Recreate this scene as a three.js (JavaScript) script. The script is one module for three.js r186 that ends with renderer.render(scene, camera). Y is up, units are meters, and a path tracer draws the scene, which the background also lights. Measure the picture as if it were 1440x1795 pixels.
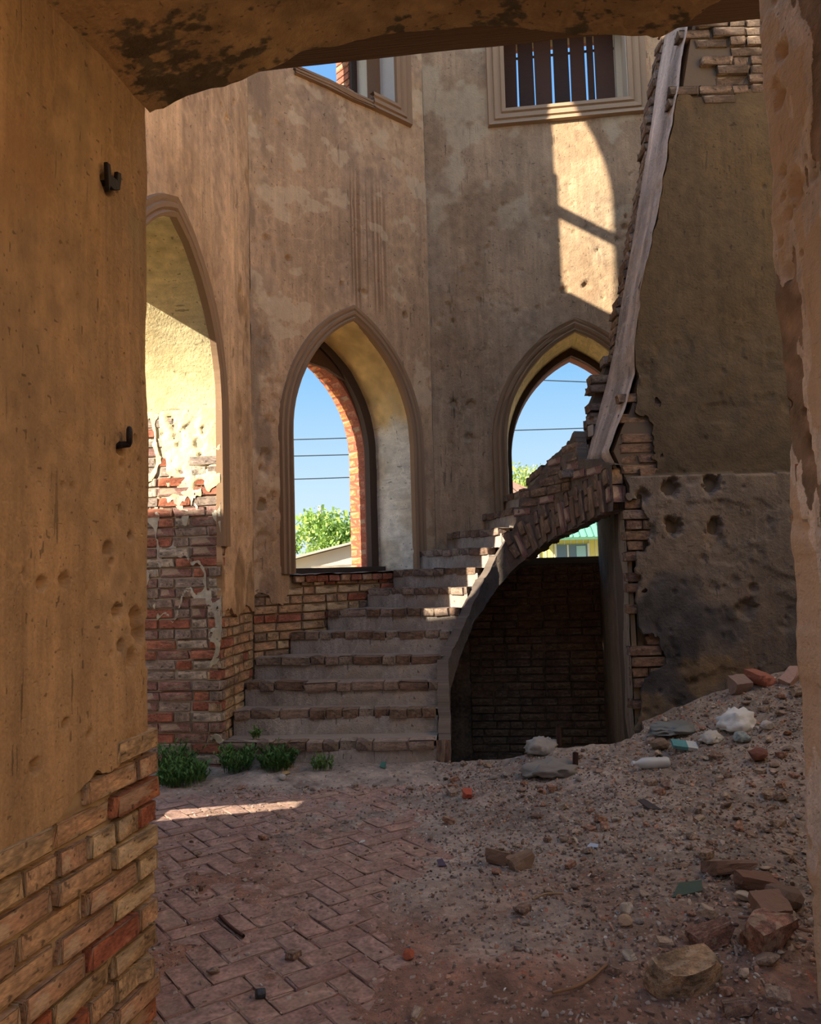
import * as THREE from 'three';
import { mergeGeometries, mergeVertices } from 'three/addons/utils/BufferGeometryUtils.js';

// ---------- camera, sky, sun, exposure ----------
const scene = new THREE.Scene();
const renderer = new THREE.WebGLRenderer({ antialias: true });
renderer.toneMapping = THREE.LinearToneMapping;
renderer.toneMappingExposure = 1.68;
renderer.shadowMap.enabled = true;
renderer.shadowMap.type = THREE.PCFSoftShadowMap;
const EYE = 1.4;
const camera = new THREE.PerspectiveCamera(2 * Math.atan(897.5 / 1413) * 180 / Math.PI, 1440 / 1795, 0.05, 400);
camera.position.set(0, EYE, 0);
camera.rotation.order = 'YXZ';
camera.rotation.set(4.15 * Math.PI / 180, 0, -1.6 * Math.PI / 180);
scene.add(camera);

// world point from plan coordinates: X to the right, height, d metres in front of the camera
const V = (X, h, d) => new THREE.Vector3(X, h, -d);
const SUN = [1, -0.58, 0.68];                       // the way sunlight travels (X, height, d)
const sun = new THREE.DirectionalLight(new THREE.Color().setRGB(1.0, 0.90, 0.72), 7.7);
sun.position.copy(V(-SUN[0] * 30 + 1, -SUN[1] * 30 + 2, -SUN[2] * 30 + 5));
sun.target.position.copy(V(1, 2, 5));
sun.shadow.mapSize.set(4096, 4096);
Object.assign(sun.shadow.camera, { left: -16, right: 16, top: 16, bottom: -16, near: 1, far: 80 });
sun.shadow.bias = -0.0005;
scene.add(sun, sun.target);

// clear sky, paler towards the horizon and whiter in the haze around the sun
{
  const w = 512, h = 256, data = new Float32Array(w * h * 4), sd = V(-SUN[0], -SUN[1], -SUN[2]).normalize(), p = new THREE.Vector3();
  const stops = [[0, .48, .56, .60], [6, .34, .48, .60], [15, .13, .33, .57], [32, .10, .27, .55], [60, .11, .26, .52], [90, .11, .25, .50]];
  for (let j = 0; j < h; j++) for (let i = 0; i < w; i++) {
    const el = ((j + .5) / h - .5) * Math.PI, az = ((i + .5) / w - .5) * 2 * Math.PI;
    p.set(Math.cos(el) * Math.cos(az), Math.sin(el), Math.cos(el) * Math.sin(az));
    const e = Math.max(0, el * 180 / Math.PI); let k = 0; while (k < stops.length - 2 && e > stops[k + 1][0]) k++;
    const a = stops[k], b = stops[k + 1], t = Math.min(1, (e - a[0]) / (b[0] - a[0]));
    const g = Math.acos(Math.max(-1, Math.min(1, p.dot(sd)))) * 180 / Math.PI;
    const glow = 3.2 * Math.exp(-g / 11) + .35 * Math.exp(-g / 40), o = (j * w + i) * 4;
    for (let c = 0; c < 3; c++) data[o + c] = a[c + 1] + (b[c + 1] - a[c + 1]) * t + glow * [1, .93, .8][c];
    data[o + 3] = 1;
  }
  const sky = new THREE.DataTexture(data, w, h, THREE.RGBAFormat, THREE.FloatType);
  sky.mapping = THREE.EquirectangularReflectionMapping; sky.magFilter = sky.minFilter = THREE.LinearFilter; sky.needsUpdate = true;
  scene.background = sky; scene.environment = sky;
}

// ---------- helpers ----------
let seed = 12345;
const rnd = () => { seed = (seed * 1664525 + 1013904223) >>> 0; return seed / 4294967296; };
const rr = (a, b) => a + (b - a) * rnd();
const pick = (a) => a[Math.floor(rnd() * a.length)];
const clamp = (x, a = 0, b = 1) => Math.min(b, Math.max(a, x));
const sm = (a, b, x) => { const t = clamp((x - a) / (b - a)); return t * t * (3 - 2 * t); };
const lerp = (a, b, t) => a + (b - a) * t;
const hash = (x, y) => { let n = Math.imul(x, 374761393) + Math.imul(y, 668265263) | 0; n = Math.imul(n ^ (n >>> 13), 1274126177); return ((n ^ (n >>> 16)) >>> 0) / 4294967296; };
function vn(x, y) {                                 // value noise, -1 .. 1
  const xi = Math.floor(x), yi = Math.floor(y); let fx = x - xi, fy = y - yi; fx = fx * fx * (3 - 2 * fx); fy = fy * fy * (3 - 2 * fy);
  const a = hash(xi, yi), b = hash(xi + 1, yi), c = hash(xi, yi + 1), d = hash(xi + 1, yi + 1);
  return 2 * (a + (b - a) * fx + (c - a + (a - b - c + d) * fx) * fy) - 1;
}
const fbm = (x, y, o = 4) => { let s = 0, a = .5; for (let i = 0; i < o; i++) { s += a * vn(x, y); x = x * 2.03 + 17.1; y = y * 2.03 + 5.7; a *= .5; } return s; };
const interp = (list, x) => { if (x <= list[0][0]) return list[0][1]; for (let i = 1; i < list.length; i++) if (x <= list[i][0]) { const a = list[i - 1], b = list[i]; return lerp(a[1], b[1], (x - a[0]) / (b[0] - a[0])); } return list[list.length - 1][1]; };

const used = {};
const numbered = (n) => { used[n] = (used[n] ?? -1) + 1; return used[n] ? n + '_' + String(used[n]).padStart(3, '0') : n; };
const top = (o, name, label, category, group) => { o.name = numbered(name); o.userData = { label, category }; if (group) o.userData.group = group; scene.add(o); return o; };
const struct = (o, name, label) => { o.name = name; o.userData = { kind: 'structure', label, category: name.split('_')[0] }; scene.add(o); return o; };
const part = (geo, mat, name, parent, label) => { const m = new THREE.Mesh(geo, mat); m.name = name; if (label) m.userData.label = label; parent.add(m); return m; };

// paths in plan; n points to the side that is seen (left of the way from first to last point when side = 1)
function makePath(pts, side, round = 0) {
  let P = pts.map((p) => new THREE.Vector2(p[0], p[1]));
  if (round) { const c = new THREE.SplineCurve(P); P = c.getSpacedPoints(round); }
  const S = [0]; for (let i = 1; i < P.length; i++) S.push(S[i - 1] + P[i].distanceTo(P[i - 1]));
  const tan = (i) => P[Math.min(P.length - 1, i + 1)].clone().sub(P[Math.max(0, i)]).normalize();
  const L = S[S.length - 1];
  return { L, at(s) {
    let i = 0; while (i < P.length - 2 && s > S[i + 1]) i++;
    const k = (s - S[i]) / (S[i + 1] - S[i]), p = P[i].clone().lerp(P[i + 1], k);
    let t = tan(i);
    if (round) { const t2 = tan(Math.min(P.length - 2, k > .5 ? i + 1 : Math.max(0, i - 1))); t = t.clone().lerp(t2, Math.abs(k - .5)).normalize(); }
    return { p, t, n: new THREE.Vector2(-t.y * side, t.x * side) };
  } };
}
const pathMap = (path) => (s, h, w) => { const a = path.at(s); return V(a.p.x + a.n.x * w, h, a.p.y + a.n.y * w); };
function pathFrame(path, s, h, w, roll = 0) {       // matrix basis: x along the path, y up, z out of the wall
  const a = path.at(s), x = V(a.t.x, 0, a.t.y), z = V(a.n.x, 0, a.n.y), y = new THREE.Vector3(0, 1, 0);
  const m = new THREE.Matrix4().makeBasis(x.clone().cross(y).dot(z) > 0 ? x : x.clone().negate(), y, z);
  const q = new THREE.Quaternion().setFromRotationMatrix(m);
  const flip = x.clone().cross(y).dot(z) > 0 ? 1 : -1;
  if (roll) q.multiply(new THREE.Quaternion().setFromAxisAngle(new THREE.Vector3(0, 0, 1), roll * flip));
  return { pos: V(a.p.x + a.n.x * w, h, a.p.y + a.n.y * w), q };
}

// a sheet over (u, v): kept where keep(u, v) > 0, moved out by lift(u, v), with an edge of depth `edge` along every border that keep() cuts
function sheet({ map, u0, u1, v0, v1, step, keep = () => 1, lift = () => 0, edge = 0 }) {
  const nu = Math.max(1, Math.round((u1 - u0) / step)), nv = Math.max(1, Math.round((v1 - v0) / step)), W = nu + 1;
  const K = new Float32Array(W * (nv + 1));
  for (let j = 0; j <= nv; j++) for (let i = 0; i <= nu; i++) { let k = keep(lerp(u0, u1, i / nu), lerp(v0, v1, j / nv)); if (Math.abs(k) < 1e-5) k = 1e-5; K[j * W + i] = k; }
  const pos = [], uv = [], ids = new Map(), idx = [], segs = [];
  const uvp = [];
  const put = (u, v) => { const p = map(u, v, lift(u, v)); pos.push(p.x, p.y, p.z); uv.push((u - u0) / (u1 - u0), (v - v0) / (v1 - v0)); uvp.push([u, v]); return pos.length / 3 - 1; };
  const vert = (i, j) => { const k = j * W + i; if (!ids.has(k)) ids.set(k, put(lerp(u0, u1, i / nu), lerp(v0, v1, j / nv))); return ids.get(k); };
  const cut = (a, b) => { const lo = Math.min(a, b), hi = Math.max(a, b), key = 'c' + lo + '_' + hi; if (!ids.has(key)) { const t = K[lo] / (K[lo] - K[hi]);
    ids.set(key, put(lerp(u0, u1, lerp(lo % W, hi % W, t) / nu), lerp(v0, v1, lerp(Math.floor(lo / W), Math.floor(hi / W), t) / nv))); } return ids.get(key); };
  const tri = (a, b, c) => {
    const g = [a, b, c], inn = g.map((k) => K[k] > 0), n = inn[0] + inn[1] + inn[2], v = (k) => vert(k % W, Math.floor(k / W));
    if (n === 3) idx.push(v(a), v(b), v(c));
    else if (n === 1) { const i = inn.indexOf(true), p = g[i], q = g[(i + 1) % 3], r = g[(i + 2) % 3], x = cut(p, q), y = cut(p, r); idx.push(v(p), x, y); segs.push([x, y]); }
    else if (n === 2) { const i = inn.indexOf(false), p = g[i], q = g[(i + 1) % 3], r = g[(i + 2) % 3], x = cut(p, q), y = cut(p, r); idx.push(x, v(q), v(r), x, v(r), y); segs.push([y, x]); }
  };
  for (let j = 0; j < nv; j++) for (let i = 0; i < nu; i++) { const a = j * W + i, b = a + 1, c = a + W, d = c + 1; if ((i + j) & 1) { tri(a, b, c); tri(b, d, c); } else { tri(a, b, d); tri(a, d, c); } }
  // wind the faces so that they look towards growing lift
  const um = (u0 + u1) / 2, vm = (v0 + v1) / 2, o = map(um, vm, 0), N = map(um + 1e-3, vm, 0).sub(o).cross(map(um, vm + 1e-3, 0).sub(o)), flip = N.dot(map(um, vm, 1e-3).sub(o)) < 0;
  if (flip) for (let i = 0; i < idx.length; i += 3) { const t = idx[i]; idx[i] = idx[i + 1]; idx[i + 1] = t; }
  const mk = (p, q, ix) => { const g = new THREE.BufferGeometry(); g.setAttribute('position', new THREE.Float32BufferAttribute(p, 3)); g.setAttribute('uv', new THREE.Float32BufferAttribute(q, 2)); g.setIndex(ix); g.computeVertexNormals(); return g; };
  const front = mk(pos, uv, idx);
  if (!edge || !segs.length) return front;
  const ep = [], eu = [], ei = [];
  for (const [a, b] of segs) {
    const n = ep.length / 3;
    for (const k of [a, b]) { const [u, v] = uvp[k], l = lift(u, v), p = map(u, v, l), q = map(u, v, l - edge); ep.push(p.x, p.y, p.z, q.x, q.y, q.z); eu.push(uv[2 * k], uv[2 * k + 1], uv[2 * k], uv[2 * k + 1]); }
    if (flip) ei.push(n, n + 1, n + 2, n + 1, n + 3, n + 2); else ei.push(n, n + 2, n + 1, n + 1, n + 2, n + 3);
  }
  return mergeGeometries([front, mk(ep, eu, ei)]);
}

// colour textures computed over a sheet's (u, v), 0..255 sRGB
function paint(u0, u1, v0, v1, res, fn) {
  const w = Math.min(2048, Math.round((u1 - u0) * res)), h = Math.min(2048, Math.round((v1 - v0) * res)), d = new Uint8Array(w * h * 4);
  for (let j = 0; j < h; j++) for (let i = 0; i < w; i++) {
    const c = fn(lerp(u0, u1, (i + .5) / w), lerp(v0, v1, (j + .5) / h)), o = (j * w + i) * 4;
    d[o] = clamp(c[0], 0, 255); d[o + 1] = clamp(c[1], 0, 255); d[o + 2] = clamp(c[2], 0, 255); d[o + 3] = 255;
  }
  const t = new THREE.DataTexture(d, w, h); t.colorSpace = THREE.SRGBColorSpace; t.magFilter = THREE.LinearFilter; t.minFilter = THREE.LinearMipmapLinearFilter; t.generateMipmaps = true; t.needsUpdate = true; return t;
}
function grainTexture(size, fn) {                   // tiling height field
  const d = new Uint8Array(size * size * 4);
  for (let j = 0; j < size; j++) for (let i = 0; i < size; i++) { const x = clamp(fn(i / size, j / size)) * 255, o = (j * size + i) * 4; d[o] = d[o + 1] = d[o + 2] = x; d[o + 3] = 255; }
  const t = new THREE.DataTexture(d, size, size); t.wrapS = t.wrapT = THREE.RepeatWrapping; t.magFilter = THREE.LinearFilter; t.minFilter = THREE.LinearMipmapLinearFilter; t.generateMipmaps = true; t.needsUpdate = true; return t;
}
const tileNoise = (x, y, f, s) => { const w = (a) => ((a % f) + f) % f, X = x * f, Y = y * f, xi = Math.floor(X), yi = Math.floor(Y); let fx = X - xi, fy = Y - yi; fx = fx * fx * (3 - 2 * fx); fy = fy * fy * (3 - 2 * fy);
  const h = (a, b) => hash(w(a) + s * 131, w(b) + s * 57); return lerp(lerp(h(xi, yi), h(xi + 1, yi), fx), lerp(h(xi, yi + 1), h(xi + 1, yi + 1), fx), fy); };
const plasterGrain = grainTexture(512, (x, y) => { const a = .4 * tileNoise(x, y, 12, 1) + .3 * tileNoise(x, y, 37, 2) + .2 * tileNoise(x, y, 90, 3) + .1 * tileNoise(x, y, 200, 4); const p = tileNoise(x, y, 44, 7); return a - (p > .88 ? (p - .88) * 3 : 0); });
const stoneGrain = grainTexture(256, (x, y) => .5 * tileNoise(x, y, 8, 5) + .3 * tileNoise(x, y, 25, 6) + .2 * tileNoise(x, y, 80, 8));
const grain = (t, ru, rv) => { const c = t.clone(); c.repeat.set(ru, rv); c.needsUpdate = true; return c; };
const rgb = (a, k) => [a[0] * k, a[1] * k, a[2] * k];
const mixc = (a, b, t) => [lerp(a[0], b[0], t), lerp(a[1], b[1], t), lerp(a[2], b[2], t)];
// old limewashed plaster: patchy wash, grain, specks, trickle marks
function plaster(u, v, o) {
  const n1 = fbm(u * .9 + o.s, v * .7, 3), n2 = fbm(u * 3.1, v * 2.7 + o.s, 4), n3 = fbm(u * 17 + o.s, v * 15, 3), st = fbm(u * 11 + o.s * 3, v * .8, 3);
  const br = fbm(u * 52 + o.s, v * 4, 3), ln = fbm(u * 3.1 + o.s * 2, v * 2.1, 5);
  let c = rgb(o.base, 1 + .16 * n1 + .10 * n2 + .07 * n3 + (o.streak ?? .1) * st + .09 * br + .05 * vn(u * 140, v * 140));
  c = mixc(c, rgb(o.base, 1.16), .5 * sm(.03, .0, Math.abs(ln - .06)));            // tide marks of old washes
  const sc = vn(u * 95 + o.s, v * 6 + 3) + vn(u * 9, v * 5 + o.s); if (sc > 1.42) c = rgb(c, .74);   // short scratches
  if (o.alt) c = mixc(c, rgb(o.alt, 1 + .25 * n3), .55 * sm(.0, .34, fbm(u * 1.6 + o.s * 7, v * 1.3 + 3, 4)));
  if (o.alt2) c = mixc(c, rgb(o.alt2, 1 + .25 * n3), .5 * sm(.06, .36, fbm(u * 2.3 + o.s * 5, v * 1.9 + 9, 5)));
  const sp = vn(u * 55 + o.s, v * 48); if (sp > .86) c = rgb(c, .72);
  return c;
}
const sheetMaterial = (map, du, dv, bump = .006, tile = .55, rough = .93) => new THREE.MeshStandardMaterial({ map, roughness: rough, bumpMap: grain(plasterGrain, du / tile, dv / tile), bumpScale: bump });
const flat = (r, g, b, rough = .9, extra = {}) => new THREE.MeshStandardMaterial({ color: new THREE.Color(`rgb(${Math.round(r)},${Math.round(g)},${Math.round(b)})`), roughness: rough, bumpMap: stoneGrain, bumpScale: .003, ...extra });

// a chipped brick of unit size: chamfered box with moved corners, uv in its own size
function chipped(seedNo, amount = .05) {
  seed = 777 + seedNo * 99; const b = .06;
  const g = new THREE.BoxGeometry(1, 1, 1, 3, 3, 3), p = g.attributes.position, m = new Map();
  for (let i = 0; i < p.count; i++) {
    const a = [p.getX(i), p.getY(i), p.getZ(i)].map((x) => Math.abs(x) < .3 ? Math.sign(x) * (.5 - b) : x), key = a.map((x) => x.toFixed(2)).join();
    if (!m.has(key)) { const out = a.filter((x) => Math.abs(x) > .49).length, k = out >= 2 ? 1 - .05 * (out - 1) * rr(.2, 1) * (amount / .05) : 1; m.set(key, a.map((x) => x * (Math.abs(x) > .49 ? k : 1) + rr(-1, 1) * amount * .35)); }
    p.setXYZ(i, ...m.get(key));
  }
  g.computeVertexNormals(); return g;
}
const brickGeos = [0, 1, 2, 3, 4, 5, 6, 7].map((i) => chipped(i, .085));
const roughBrickGeos = [10, 11, 12, 13, 14, 15].map((i) => chipped(i, .16));
function brokenBrick(n) { seed = 4000 + n * 37; const g = new THREE.BoxGeometry(1, 1, 1, 6, 4, 6), p = g.attributes.position, cuts = Array.from({ length: 5 }, () => [new THREE.Vector3(rr(-1, 1), rr(-.7, .9), rr(-1, 1)).normalize(), rr(.44, .62)]), v = new THREE.Vector3();
  for (let i = 0; i < p.count; i++) { v.fromBufferAttribute(p, i); for (const [q, k] of cuts) { const d = v.dot(q); if (d > k) v.addScaledVector(q, k - d); } const e = .05; v.x += e * fbm(v.y * 4 + n, v.z * 4, 3); v.y += e * fbm(v.x * 4 + n, v.z * 4 + 5, 3); v.z += e * fbm(v.x * 4 + 9, v.y * 4 + n, 3); p.setXYZ(i, v.x, v.y, v.z); }
  const h = g.toNonIndexed(); h.computeVertexNormals(); h.userData.half = 1; return h; }
const brokenGeos = [0, 1, 2, 3, 4, 5].map(brokenBrick);
let toneNo = 0;
const tones = (list, smear = .55, rough = 1, bump = .004) => list.map(([r, g, b]) => { const i = ++toneNo * 7.3;   // each tone has its own burnt patches, mortar smears and specks
  const map = paint(0, 1, 0, .5, 160, (u, v) => { const n = fbm(u * 5 + i, v * 9, 4); let c = rgb([r, g, b], 1 + .42 * rough * n + .14 * vn(u * 60 + i, v * 60) + .1 * vn(u * 25, v * 25 + i));
    c = mixc(c, rgb([196, 178, 152], .92 + .2 * n), smear * sm(.1, .3, fbm(u * 4 + i * 2, v * 8 + 3, 5))); return rough > .6 && vn(u * 34 + i, v * 34) > .78 ? rgb(c, .66) : c; });
  return new THREE.MeshStandardMaterial({ map, roughness: .94, bumpMap: stoneGrain, bumpScale: bump }); });
const clayReds = tones([[166, 96, 66], [152, 88, 64], [170, 108, 76], [142, 88, 70], [158, 102, 80]]);
const clayDusty = tones([[164, 134, 100], [158, 126, 96], [174, 144, 108], [150, 116, 90], [166, 130, 98], [178, 150, 114]]);
const clayOrange = tones([[206, 124, 74], [196, 108, 66], [214, 140, 90], [186, 104, 74]]);
const clayPale = tones([[164, 150, 134], [152, 132, 118], [144, 108, 98], [134, 98, 90], [156, 138, 126]], .7);
const clayGrey = tones([[128, 104, 84], [118, 94, 78], [138, 112, 92], [110, 88, 76]]);

// one brick as a part of its own, laid in a wall
function brick(parent, path, s, h, w, size, mats, geos = brickGeos, roll = 0) {
  const f = pathFrame(path, s, h, w, roll), m = new THREE.Mesh(pick(geos), pick(mats));
  m.position.copy(f.pos); m.quaternion.copy(f.q); m.scale.set(size[0], size[1], size[2]); m.name = 'brick'; parent.add(m); return m;
}
// coursed bricks wherever want(s, h) says so
function courses(parent, path, s0, s1, h0, h1, want, mats, { w = 0, course = .076, len = .255, depth = .12, joint = .011, geos = brickGeos, jit = .006, headers = .3, max = 300 } = {}) {
  let row = 0, n = 0;
  for (let h = h0; h < h1; h += course, row++) {
    let s = s0 - (row % 2 ? len / 2 : 0) - rr(0, .03);
    while (s < s1) {
      const L = rnd() < headers ? len / 2 : len, c = s + L / 2;
      const a = Math.max(s, s0), b = Math.min(s + L, s1);
      if (b - a > .05 && n < max && want((a + b) / 2, h + course / 2)) { n++; brick(parent, path, (a + b) / 2, h + course / 2 + rr(-.002, .002), w - depth / 2 + rr(-jit, jit), [b - a - joint, course - joint, depth], mats, geos, rr(-.012, .012)); }
      s += L;
    }
  }
  return n;
}
// pointed arch: half opening w, springing hs, rise r -> outline from left foot to right foot as [offset, height]
function pointed(w, h0, hs, r, n = 14, grow = 0) {
  const c = (r * r - w * w) / (2 * w), R = w + c + grow, W = w + grow, top = Math.acos(c / R), out = [[-W, h0]];
  for (let i = 0; i <= n; i++) { const a = top * i / n; out.push([-(R * Math.cos(a) - c), hs + R * Math.sin(a)]); }
  for (let i = n - 1; i >= 0; i--) { const a = top * i / n; out.push([R * Math.cos(a) - c, hs + R * Math.sin(a)]); }
  out.push([W, h0]); return out;
}
function insideOutline(poly, x, y) { let c = false; for (let i = 0, j = poly.length - 1; i < poly.length; j = i++) { const a = poly[i], b = poly[j]; if ((a[1] > y) !== (b[1] > y) && x < (b[0] - a[0]) * (y - a[1]) / (b[1] - a[1]) + a[0]) c = !c; } return c; }
function outlineDistance(poly, x, y) {              // > 0 outside
  let d = 1e9; for (let i = 0, j = poly.length - 1; i < poly.length; j = i++) { const [ax, ay] = poly[j], [bx, by] = poly[i], t = clamp(((x - ax) * (bx - ax) + (y - ay) * (by - ay)) / ((bx - ax) ** 2 + (by - ay) ** 2 + 1e-12)); d = Math.min(d, Math.hypot(x - ax - t * (bx - ax), y - ay - t * (by - ay))); }
  return insideOutline(poly, x, y) ? -d : d;
}
// solid wall layer between depths w0 > w1 behind the face, outline poly with holes, in (s, h) of a straight path
function slab(path, poly, holes, w0, w1) {
  const sh = new THREE.Shape(poly.map((p) => new THREE.Vector2(...p))); for (const h of holes) sh.holes.push(new THREE.Path(h.map((p) => new THREE.Vector2(...p))));
  const g = new THREE.ExtrudeGeometry(sh, { depth: 1, bevelEnabled: false }), p = g.attributes.position, m = pathMap(path);
  for (let i = 0; i < p.count; i++) { const q = m(p.getX(i), p.getY(i), lerp(w0, w1, p.getZ(i))); p.setXYZ(i, q.x, q.y, q.z); }
  const a = path.at(0), dir = V(a.t.x, 0, a.t.y).cross(new THREE.Vector3(0, 1, 0)).dot(V(a.n.x, 0, a.n.y));
  if ((dir > 0) === (w1 < w0)) { const ix = g.index; if (ix) { for (let i = 0; i < ix.count; i += 3) { const t = ix.getX(i); ix.setX(i, ix.getX(i + 1)); ix.setX(i + 1, t); } } else { const q = g.attributes.position.array, u = g.attributes.uv.array; for (let i = 0; i < q.length; i += 9) for (let k = 0; k < 3; k++) { const t = q[i + k]; q[i + k] = q[i + 3 + k]; q[i + 3 + k] = t; } for (let i = 0; i < u.length; i += 6) for (let k = 0; k < 2; k++) { const t = u[i + k]; u[i + k] = u[i + 2 + k]; u[i + 2 + k] = t; } } }
  g.computeVertexNormals(); return g;
}
// solid prism over a plan polygon
function prism(poly, h0, h1) {
  const sh = new THREE.Shape(poly.map((p) => new THREE.Vector2(p[0], p[1]))), g = new THREE.ExtrudeGeometry(sh, { depth: h1 - h0, bevelEnabled: false });
  g.rotateX(-Math.PI / 2); g.translate(0, h0, 0); return g;   // (X, d, up) -> (X, h, -d)
}
// sweep a profile [[outward, lift], ...] along an outline in the wall
function moulding(path, line, profile, wob = 0) {
  const m = pathMap(path), n = line.length, pos = [], idx = [], K = profile.length, uv = [];
  let run = 0;
  for (let i = 0; i < n; i++) {
    const a = line[Math.max(0, i - 1)], b = line[Math.min(n - 1, i + 1)], p = line[i];
    const d1 = i ? [p[0] - a[0], p[1] - a[1]] : [b[0] - p[0], b[1] - p[1]], d2 = i < n - 1 ? [b[0] - p[0], b[1] - p[1]] : d1;
    const u1 = Math.hypot(...d1), u2 = Math.hypot(...d2), n1 = [-d1[1] / u1, d1[0] / u1], n2 = [-d2[1] / u2, d2[0] / u2];
    let nx = n1[0] + n2[0], ny = n1[1] + n2[1]; const l = (nx * n1[0] + ny * n1[1]); nx /= l; ny /= l;
    if (i) run += u1;
    profile.forEach(([o, w], k) => { const e = o + wob * fbm(run * 5, k * 3.3, 3), q = m(p[0] + nx * e, p[1] + ny * e, w + wob * fbm(run * 7 + 3, k * 1.7, 3)); pos.push(q.x, q.y, q.z); uv.push(run, o * 4); });
  }
  const a = path.at(0), up = V(a.t.x, 0, a.t.y).cross(new THREE.Vector3(0, 1, 0)).dot(V(a.n.x, 0, a.n.y)) > 0;
  for (let i = 0; i < n - 1; i++) for (let k = 0; k < K - 1; k++) { const q = i * K + k; if (up) idx.push(q, q + K, q + 1, q + 1, q + K, q + K + 1); else idx.push(q, q + 1, q + K, q + 1, q + K + 1, q + K); }
  const g = new THREE.BufferGeometry(); g.setAttribute('position', new THREE.Float32BufferAttribute(pos, 3)); g.setAttribute('uv', new THREE.Float32BufferAttribute(uv, 2)); g.setIndex(idx);
  const h = g.toNonIndexed(); h.computeVertexNormals(); return h;
}
// lining of an opening between two depths; line2 may be narrower (splayed)
function lining(path, line, w0, w1, line2 = line, n = 12, wob = .004) {
  const m = pathMap(path), pos = [], uv = [], idx = []; let run = 0;
  const fine = [], fine2 = []; for (let i = 0; i < line.length - 1; i++) { const k = Math.max(1, Math.round(Math.hypot(line[i + 1][0] - line[i][0], line[i + 1][1] - line[i][1]) / .05)); for (let j = 0; j < k; j++) { const t = j / k; fine.push([lerp(line[i][0], line[i + 1][0], t), lerp(line[i][1], line[i + 1][1], t)]); fine2.push([lerp(line2[i][0], line2[i + 1][0], t), lerp(line2[i][1], line2[i + 1][1], t)]); } }
  fine.push(line[line.length - 1]); fine2.push(line2[line2.length - 1]);
  fine.forEach((p, i) => { if (i) run += Math.hypot(p[0] - fine[i - 1][0], p[1] - fine[i - 1][1]); const q2 = fine2[i];
    for (let k = 0; k <= n; k++) { const t = k / n, e = wob * fbm(run * 6, t * 4, 3), q = m(lerp(p[0], q2[0], t) + e, lerp(p[1], q2[1], t) + e, lerp(w0, w1, t)); pos.push(q.x, q.y, q.z); uv.push(run, t * Math.abs(w1 - w0)); } });
  const K = n + 1; for (let i = 0; i < fine.length - 1; i++) for (let k = 0; k < n; k++) { const q = i * K + k; idx.push(q, q + 1, q + K, q + 1, q + K + 1, q + K); }
  const g = new THREE.BufferGeometry(); g.setAttribute('position', new THREE.Float32BufferAttribute(pos, 3)); g.setAttribute('uv', new THREE.Float32BufferAttribute(uv, 2)); g.setIndex(idx); g.computeVertexNormals();
  // look into the opening
  const c = m((line[0][0] + line[line.length - 1][0]) / 2, (line[0][1] + line[Math.floor(line.length / 2)][1]) / 2, (w0 + w1) / 2), N = g.attributes.normal, P = g.attributes.position, v = new THREE.Vector3(), q = new THREE.Vector3(); let f = 0;
  for (let i = 0; i < P.count; i += 7) { v.fromBufferAttribute(P, i); q.fromBufferAttribute(N, i); f += c.clone().sub(v).dot(q); }
  if (f < 0) { const ix = g.index.array; for (let i = 0; i < ix.length; i += 3) { const t = ix[i]; ix[i] = ix[i + 1]; ix[i + 1] = t; } g.computeVertexNormals(); }
  return g;
}
const box = (w, h, d, x = 0, y = 0, z = 0) => new THREE.BoxGeometry(w, h, d).translate(x, y, z);
function beamBetween(a, b, hgt, dep, jitter = .004) { // squared timber with slightly wavy faces
  const L = a.distanceTo(b), g = new THREE.BoxGeometry(L, hgt, dep, Math.max(2, Math.round(L / .15)), 2, 2), p = g.attributes.position;
  for (let i = 0; i < p.count; i++) { const x = p.getX(i); p.setY(i, p.getY(i) + jitter * fbm(x * 5, p.getZ(i) * 31, 3)); p.setZ(i, p.getZ(i) + jitter * fbm(x * 5 + 9, p.getY(i) * 31, 3)); }
  g.computeVertexNormals();
  const x = b.clone().sub(a).normalize(), z = x.clone().cross(new THREE.Vector3(0, 1, 0)).normalize(); if (z.lengthSq() < .5) z.set(0, 0, 1); const y = z.clone().cross(x);
  g.applyMatrix4(new THREE.Matrix4().makeBasis(x, y, z)); const c = a.clone().add(b).multiplyScalar(.5); g.translate(c.x, c.y, c.z); return g;
}
function tube(points, r, seg = 24, sides = 7) { return new THREE.TubeGeometry(new THREE.CatmullRomCurve3(points), seg, r, sides); }

// ---------- plan of the place ----------
const P1 = [-1.331, 6.797], P2 = [.255, 8.238], eA = [.107, .9943], eC = [.9924, -.1227], LB = 2.1426;
const PA = makePath([P1, [P1[0] - eA[0] * 6, P1[1] - eA[1] * 6]], 1);              // long left wall of the apse, from its far corner towards the camera
const PB = makePath([P1, P2], -1);                                                // left window wall
const PC = makePath([P2, [P2[0] + eC[0] * 5, P2[1] + eC[1] * 5]], -1);             // far window wall
const PD = makePath([[0, 5.85], [5, 5.85]], -1);                                  // cross wall right of the stair, s = X
const PL = makePath([[-1.25, 2.60], [-.87, 2.585], [-.825, 2.53], [-1.16, 1.0]], 1);
const PR = makePath([[1.75, 2.62], [1.26, 2.6], [1.20, 2.54], [1.36, 1.0]], -1);
const Wpts = [[.137, 5.80], [.15, 6.03], [.175, 6.25], [.22, 6.5], [.30, 6.75], [.42, 7.0], [.56, 7.2], [.72, 7.33], [.88, 7.35], [1.03, 7.25], [1.17, 7.05], [1.3, 6.75], [1.42, 6.4], [1.53, 6.0], [1.57, 5.86]];
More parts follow.
